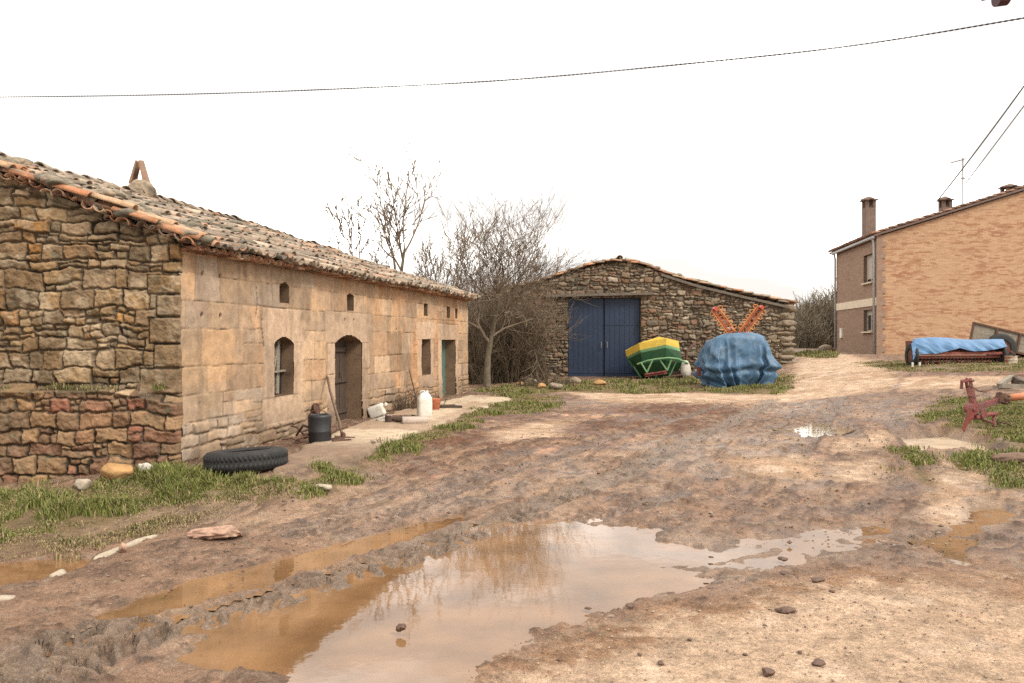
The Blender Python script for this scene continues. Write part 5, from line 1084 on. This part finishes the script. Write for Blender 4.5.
for i, (px, py, s) in enumerate(((532, 384, .2), (541, 388, .16), (556, 389, .22), (600, 385, .18), (575, 383, .2), (520, 386, .14))):
    tag(rockmesh('rubble_stone', at(px, py, s*.4), (s*1.3, s, s*.7), M['rock_ochre'] if i % 2 else M['rock'], 130+i, None, i, .5), 'rough rubble stone lying in the weeds left of the barn door', 'stone', 'rubble stones before the barn')
tag(rockmesh('stone', at(826, 351.5, .1), (.5, .3, .25), M['rock'], 141, None, .3, .5), 'boulder beside the road near the far corner of the brick house', 'stone')
for i in range(7):
    p = (G0[0]+1.2+i*.55, 36.5+R.uniform(-.15, .15), 0); z = float(gz(p[0], p[1]))
    tag(rockmesh('broken_brick', (p[0], p[1], z+.06), (.17, .11, .09), M['tile_plain'], 150+i, None, i, .5, 2), 'broken brick at the foot of the ochre end wall', 'brick', 'broken bricks along the end wall')

# ================================================================== cables
def twisted(name, pts, r, pitch, label):
    P = [Vector(p) for p in pts]; out = []; k = 0
    dense = []
    for i in range(len(P)-1):
        p0, p1, p2, p3 = P[max(i-1, 0)], P[i], P[i+1], P[min(i+2, len(P)-1)]
        n = max(2, int((p2-p1).length/(pitch/4)))
        for j in range(n):
            t = j/n; dense.append(.5*((2*p1)+(-p0+p2)*t+(2*p0-5*p1+4*p2-p3)*t*t+(-p0+3*p1-3*p2+p3)*t**3))
    s = 0; m = MB(); A = []; B = []
    for i, q in enumerate(dense):
        if i: s += (q-dense[i-1]).length
        a = 2*math.pi*s/pitch; o = Vector((0, math.cos(a), math.sin(a)))*r*.8; A.append(q+o); B.append(q-o)
    m.tube(A, r*.75, 4); m.tube(B, r*.75, 4); return tag(m.build(name, M['cable'], None, True), label, 'cable')
def rp2(px, py, D): return atd(px, py, D)
twisted('power_cable', [rp2(-160, 97.5, 21.5), rp2(0, 97, 20), rp2(150, 95, 18.8), rp2(300, 90.5, 17.6), rp2(500, 80.5, 16), rp2(690, 63.5, 14.6), rp2(850, 46, 13.4), rp2(1024, 18, 12), rp2(1200, -14, 10.6)], .0095, .16, 'long twisted black power cable sagging across the sky above the yard')
for (a, b_, c, lab) in (((938, 200, 40.6), (985, 142, 24), (1080, 8, 12), 'thicker left one of the two wires running up right from the brick house roof'), ((966, 183, 40.6), (1000, 138, 24), (1090, 18, 12), 'thinner right one of the two wires running up right from the brick house roof')):
    P = [rp2(*a), rp2(*b_), rp2(*c)]; m = MB(); pts = []
    for i in range(25): t = i/24; pts.append((1-t)**2*P[0]+2*t*(1-t)*P[1]+t*t*P[2])
    lambda_r = [.03-.018*i/24 for i in range(25)]; lambda_r = np.array(lambda_r)
    m.tube(pts, lambda_r if 'thicker' in lab else lambda_r*.75, 5); tag(m.build('power_wire', M['cable'], None, True), lab, 'wire')
q = rp2(1001, 0, 9); fo = thing('overhead_fitting', q, 'dark maroon lamp fitting cut off by the top right picture edge', 'lamp'); m = MB()  # unidentified dark fitting at the frame edge
m.lathe((-.05, 0, .03), [(.0, -.0), (.10, -.0), (.085, .12), (0, .13)], 16, 'x', ry=0); m.build('hood', M['maroon'], fo); m = MB(); m.tube([(.06, 0, .05), (.4, .3, .5), (1.1, 1.0, 1.5)], .02); m.tube([(-.05, 0, .04), (-.2, 0, -.005), (-.26, 0, .03)], .006); m.build('arm', M['maroon'], fo)

# ================================================================== bare trees and thickets
def grow(seed, base, h, r0, tilt, levels, spread, up, lenf, kids, gnarl=.12, rmin=.006, first=.35):
    R = random.Random(seed); tr = MB(base); cr = MB(base); base = Vector(base)
    def branch(p, d, L, r, lev, mb):
        n = 5 if lev < 2 else 4; pts = [p]; rs = [r]; q = p
        for i in range(n):
            gn = gnarl*(.45 if lev == 0 else 1); d = (d+Vector((R.gauss(0, gn), R.gauss(0, gn), R.gauss(0, gn)*.7+up*.1))).normalized(); q = q+d*(L/n); pts.append(q); rs.append(max(rmin*.7, r*(1-.62*(i+1)/n)))
        mb.tube(pts, rs, 7 if lev == 0 else (5 if lev == 1 else 3), cap=False)
        if lev >= levels: return
        k = kids[min(lev, len(kids)-1)]
        for j in range(k):
            t = R.uniform(first if lev == 0 else .2, 1.0) if j else 1.0; i = min(int(t*n), n-1); s = pts[i].lerp(pts[i+1], t*n-i)
            dd = (pts[i+1]-pts[i]).normalized(); a = R.uniform(0, 6.283); sd = dd.orthogonal().normalized(); sd2 = dd.cross(sd)
            an = R.uniform(.5, 1.1)*spread*(.35 if j == 0 else 1); nd = (dd*math.cos(an)+(sd*math.cos(a)+sd2*math.sin(a))*math.sin(an)+Vector((0, 0, up*.35))).normalized()
            branch(s, nd, L*lenf*R.uniform(.65, 1.15), max(rmin, rs[i]*R.uniform(.45, .75)), lev+1, cr)
    branch(base, Vector(tilt).normalized(), h, r0, 0, tr)
    return tr, cr
def tree(name, base, label, mt='twig', group=None, **kw):
    t = thing(name, base, label, 'tree', group); a, b_ = grow(base=base, **kw); a.build('trunk', M['bark'], t, True); b_.build('crown', M[mt], t); return t
tree('bare_tree', (-.85, 28.2, .05), 'bare branching tree growing between the stone house and the barn', seed=3, h=2.65, r0=.135, tilt=(.0, 0, 1), levels=5, spread=.95, up=.35, lenf=.72, kids=[9, 6, 5, 4, 3], gnarl=.13, rmin=.007, first=.5)
tree('bare_tree', (-4.9, 33, 0), 'tall thin bare tree whose top rises highest behind the stone house roof', 'twig', seed=14, h=5.3, r0=.13, tilt=(.12, 0, 1), levels=4, spread=.7, up=.3, lenf=.5, kids=[8, 5, 4, 3], gnarl=.09, rmin=.019, first=.45)
tree('bare_tree', (-6.1, 33.5, 0), 'lower bare tree forking left behind the stone house roof', 'twig', seed=23, h=4.4, r0=.11, tilt=(-.12, 0, 1), levels=4, spread=.75, up=.25, lenf=.5, kids=[7, 5, 4, 3], gnarl=.10, rmin=.019, first=.45)
tree('bare_tree', (-2.9, 32.5, 0), 'bushy bare tree just left of the one beside the barn', 'twig', seed=31, h=3.4, r0=.11, tilt=(.05, 0, 1), levels=4, spread=.85, up=.35, lenf=.6, kids=[9, 6, 5, 3], gnarl=.12, rmin=.014, first=.4)
def thicket(name, base, rx, ry, h, n, mt, seed, label, group=None, r=.011, rt=.006):
    R = random.Random(seed); o = thing(name, base, label, 'bush', group); m = MB(); st = MB()
    for i in range(n):
        a = R.uniform(0, 6.283); q = math.sqrt(R.random()); p = Vector((rx*q*math.cos(a), ry*q*math.sin(a), -.05)); L = h*(.35+.65*R.random())*(1-.35*q); d = Vector((.2*q*math.cos(a)*R.random()+R.gauss(0, .13), .3*q*math.sin(a)+R.gauss(0, .16), 1)).normalized()
        pts = [p]
        for k in range(5): d = (d+Vector((R.gauss(0, .13), R.gauss(0, .13), R.gauss(0, .08)))).normalized(); p = p+d*L/5; pts.append(p)
        (st if i % 4 == 0 else m).tube(pts, [r*(1.6-1.0*k/5) for k in range(6)], 3, False)
        for k in range(9):
            t = R.uniform(.25, 1); j = min(int(t*5), 4); s = pts[j].lerp(pts[j+1], t*5-j); dd = (d+Vector((R.gauss(0, .6), R.gauss(0, .6), R.gauss(.1, .4)))).normalized(); l = L*R.uniform(.1, .3); e = s+dd*l*.5; e2 = e+(dd+Vector((R.gauss(0, .3), R.gauss(0, .3), .15))).normalized()*l*.5
            m.tube([s, e, e2], [rt*1.3, rt, rt*.7], 3, False)
    st.build('stems', M['bark'], o); m.build('twigs', M[mt], o); return o
TH = 'brown leafless thicket bushes between the house and the barn'
for i, (px, py, D, rx, h, n, lab) in enumerate(((500, 378, 31.5, .95, 5.2, 460, 'dense brown leafless bush right of the bare tree by the house corner'), (517, 378, 32.3, .8, 4.3, 300, 'dense brown leafless bush covering the left end of the barn wall'), (478, 380, 31.0, .8, 3.6, 300, 'dense leafless bush behind the far corner of the stone house'), (520, 380, 36.0, 1.7, 6.0, 520, 'tallest leafless bush, behind the left end of the barn'), (480, 380, 36.0, 1.8, 5.4, 460, 'leafless bush farthest back behind the tree by the house corner'), (528, 381, 31.9, .7, 1.4, 200, 'low tangled brush at the foot of the barn wall left of the blue door'))):
    p = atd(px, py, D); thicket('thicket_bush', (p.x, D, float(gz(p.x, D))), rx, .8, h, n, 'twig_red', 500+i, lab, TH)
for i, (px, D, rx, h, n, lab) in enumerate(((806, 52, 1.3, 2.9, 300, 'leftmost low bush of the far hedge, against the barn corner'), (815, 56, 1.6, 4.0, 380, 'second bush from the barn in the far hedge'), (826, 54, 1.7, 4.6, 420, 'tall bush in the far hedge left of the brick house'), (836, 57, 1.8, 5.3, 420, 'tallest bush of the far hedge, against the brick house corner'), (795, 60, 2.0, 3.2, 300, 'far hedge bush mostly hidden by the barn corner'))):
    x = (px-512)/FPX*D; thicket('hedge_bush', (x, D, float(gz(x, D))-.1), rx, 1.4, h, n, 'twig_far', 600+i, lab, 'leafless hedge bushes along the far road', .02, .013)
p = FP(8.6, .0, .30); thicket('dry_weed', (p.x, p.y, .0), .75, .28, .75, 130, 'twig', 701, 'clump of dry weeds against the house wall behind the white jerrycan', None, .006, .004)
p = at(545, 386); thicket('brushwood', (p.x, p.y, p.z), 1.0, .5, .55, 120, 'twig_red', 702, 'pile of dead brushwood on the grass left of the barn door', None, .012, .008)
p = at(382, 447); thicket('weed', (p.x, p.y, p.z), .25, .2, .22, 40, 'twig', 703, 'small dry weed tuft at the path edge before the arched door', None, .005, .004)
# weeds rooted in the gable ledge
r2 = np.random.default_rng(3); q = np.column_stack([-4.6-2.6*r2.random(900)**1.0, 10.93+.07*r2.random(900), 1.02+.05*r2.random(900)]); q = q[fbm(q[:, 0]*2.2, q[:, 0]*0, 3, 5) > .47]
tag(blades('weeds', q, .10, .35, 77, 1.2, .006), kind='stuff')

# ================================================================== sky, sun, camera
w = bpy.data.worlds.new('World'); SC.world = w; w.use_nodes = True; nt = w.node_tree; N = nt.nodes; L = nt.links; bg = N['Background']
sky = N.new('ShaderNodeTexSky'); sky.sky_type = 'NISHITA'; sky.sun_disc = False; EL, AZ = rad(42), rad(128)
sky.sun_elevation = EL; sky.sun_rotation = AZ; sky.air_density = 1; sky.dust_density = 3
tc = N.new('ShaderNodeTexCoord'); mp = N.new('ShaderNodeMapping'); mp.inputs['Scale'].default_value = (1.2, 1.2, 4.0); L.new(tc.outputs['Generated'], mp.inputs['Vector'])
n = N.new('ShaderNodeTexNoise'); n.inputs['Scale'].default_value = 1.6; n.inputs['Detail'].default_value = 7; n.inputs['Roughness'].default_value = .55; L.new(mp.outputs[0], n.inputs['Vector'])
cr = N.new('ShaderNodeValToRGB'); e = cr.color_ramp.elements; e[0].position = .46; e[0].color = (3.1, 2.97, 2.8, 1); e[1].position = .70; e[1].color = (13, 12.6, 11.9, 1); e2 = cr.color_ramp.elements.new(.64); e2.color = (9.0, 8.6, 8.0, 1); L.new(n.outputs['Fac'], cr.inputs[0])
sz = N.new('ShaderNodeSeparateXYZ'); L.new(tc.outputs['Generated'], sz.inputs[0]); hz = N.new('ShaderNodeMapRange'); hz.inputs['From Min'].default_value = .02; hz.inputs['From Max'].default_value = .55; hz.inputs['From Max'].default_value = .8; hz.inputs['To Min'].default_value = 1.28; hz.inputs['To Max'].default_value = 2.0; L.new(sz.outputs['Z'], hz.inputs['Value'])
hm = N.new('ShaderNodeMix'); hm.data_type = 'RGBA'; hm.blend_type = 'MULTIPLY'; hm.inputs[0].default_value = 1; L.new(cr.outputs[0], hm.inputs[6]); L.new(hz.outputs[0], hm.inputs[7])
mx = N.new('ShaderNodeMix'); mx.data_type = 'RGBA'; mx.inputs[0].default_value = .93; L.new(sky.outputs[0], mx.inputs[6]); L.new(hm.outputs[2], mx.inputs[7]); L.new(mx.outputs[2], bg.inputs['Color']); bg.inputs['Strength'].default_value = .1
sl = bpy.data.lights.new('Sun', 'SUN'); sl.energy = 1.4; sl.angle = rad(14); sl.color = (1, .95, .88); so = bpy.data.objects.new('Sun', sl); COL.objects.link(so)
sv = Vector((math.sin(AZ)*math.cos(EL), math.cos(AZ)*math.cos(EL), math.sin(EL))); so.rotation_euler = (-sv).to_track_quat('-Z', 'Y').to_euler()
cam = bpy.data.cameras.new('Camera'); co = bpy.data.objects.new('Camera', cam); COL.objects.link(co); SC.camera = co
cam.sensor_width = 36; cam.lens = FPX/1024*36; cam.shift_y = -3.5/1024; cam.clip_start = .05; cam.clip_end = 3000
co.location = (0, 0, HC); co.rotation_euler = (rad(90), 0, 0)
SC.cycles.use_denoising = False
SC.view_settings.view_transform = 'Standard'; SC.view_settings.look = 'None'; SC.view_settings.exposure = 1.34; SC.view_settings.gamma = 1
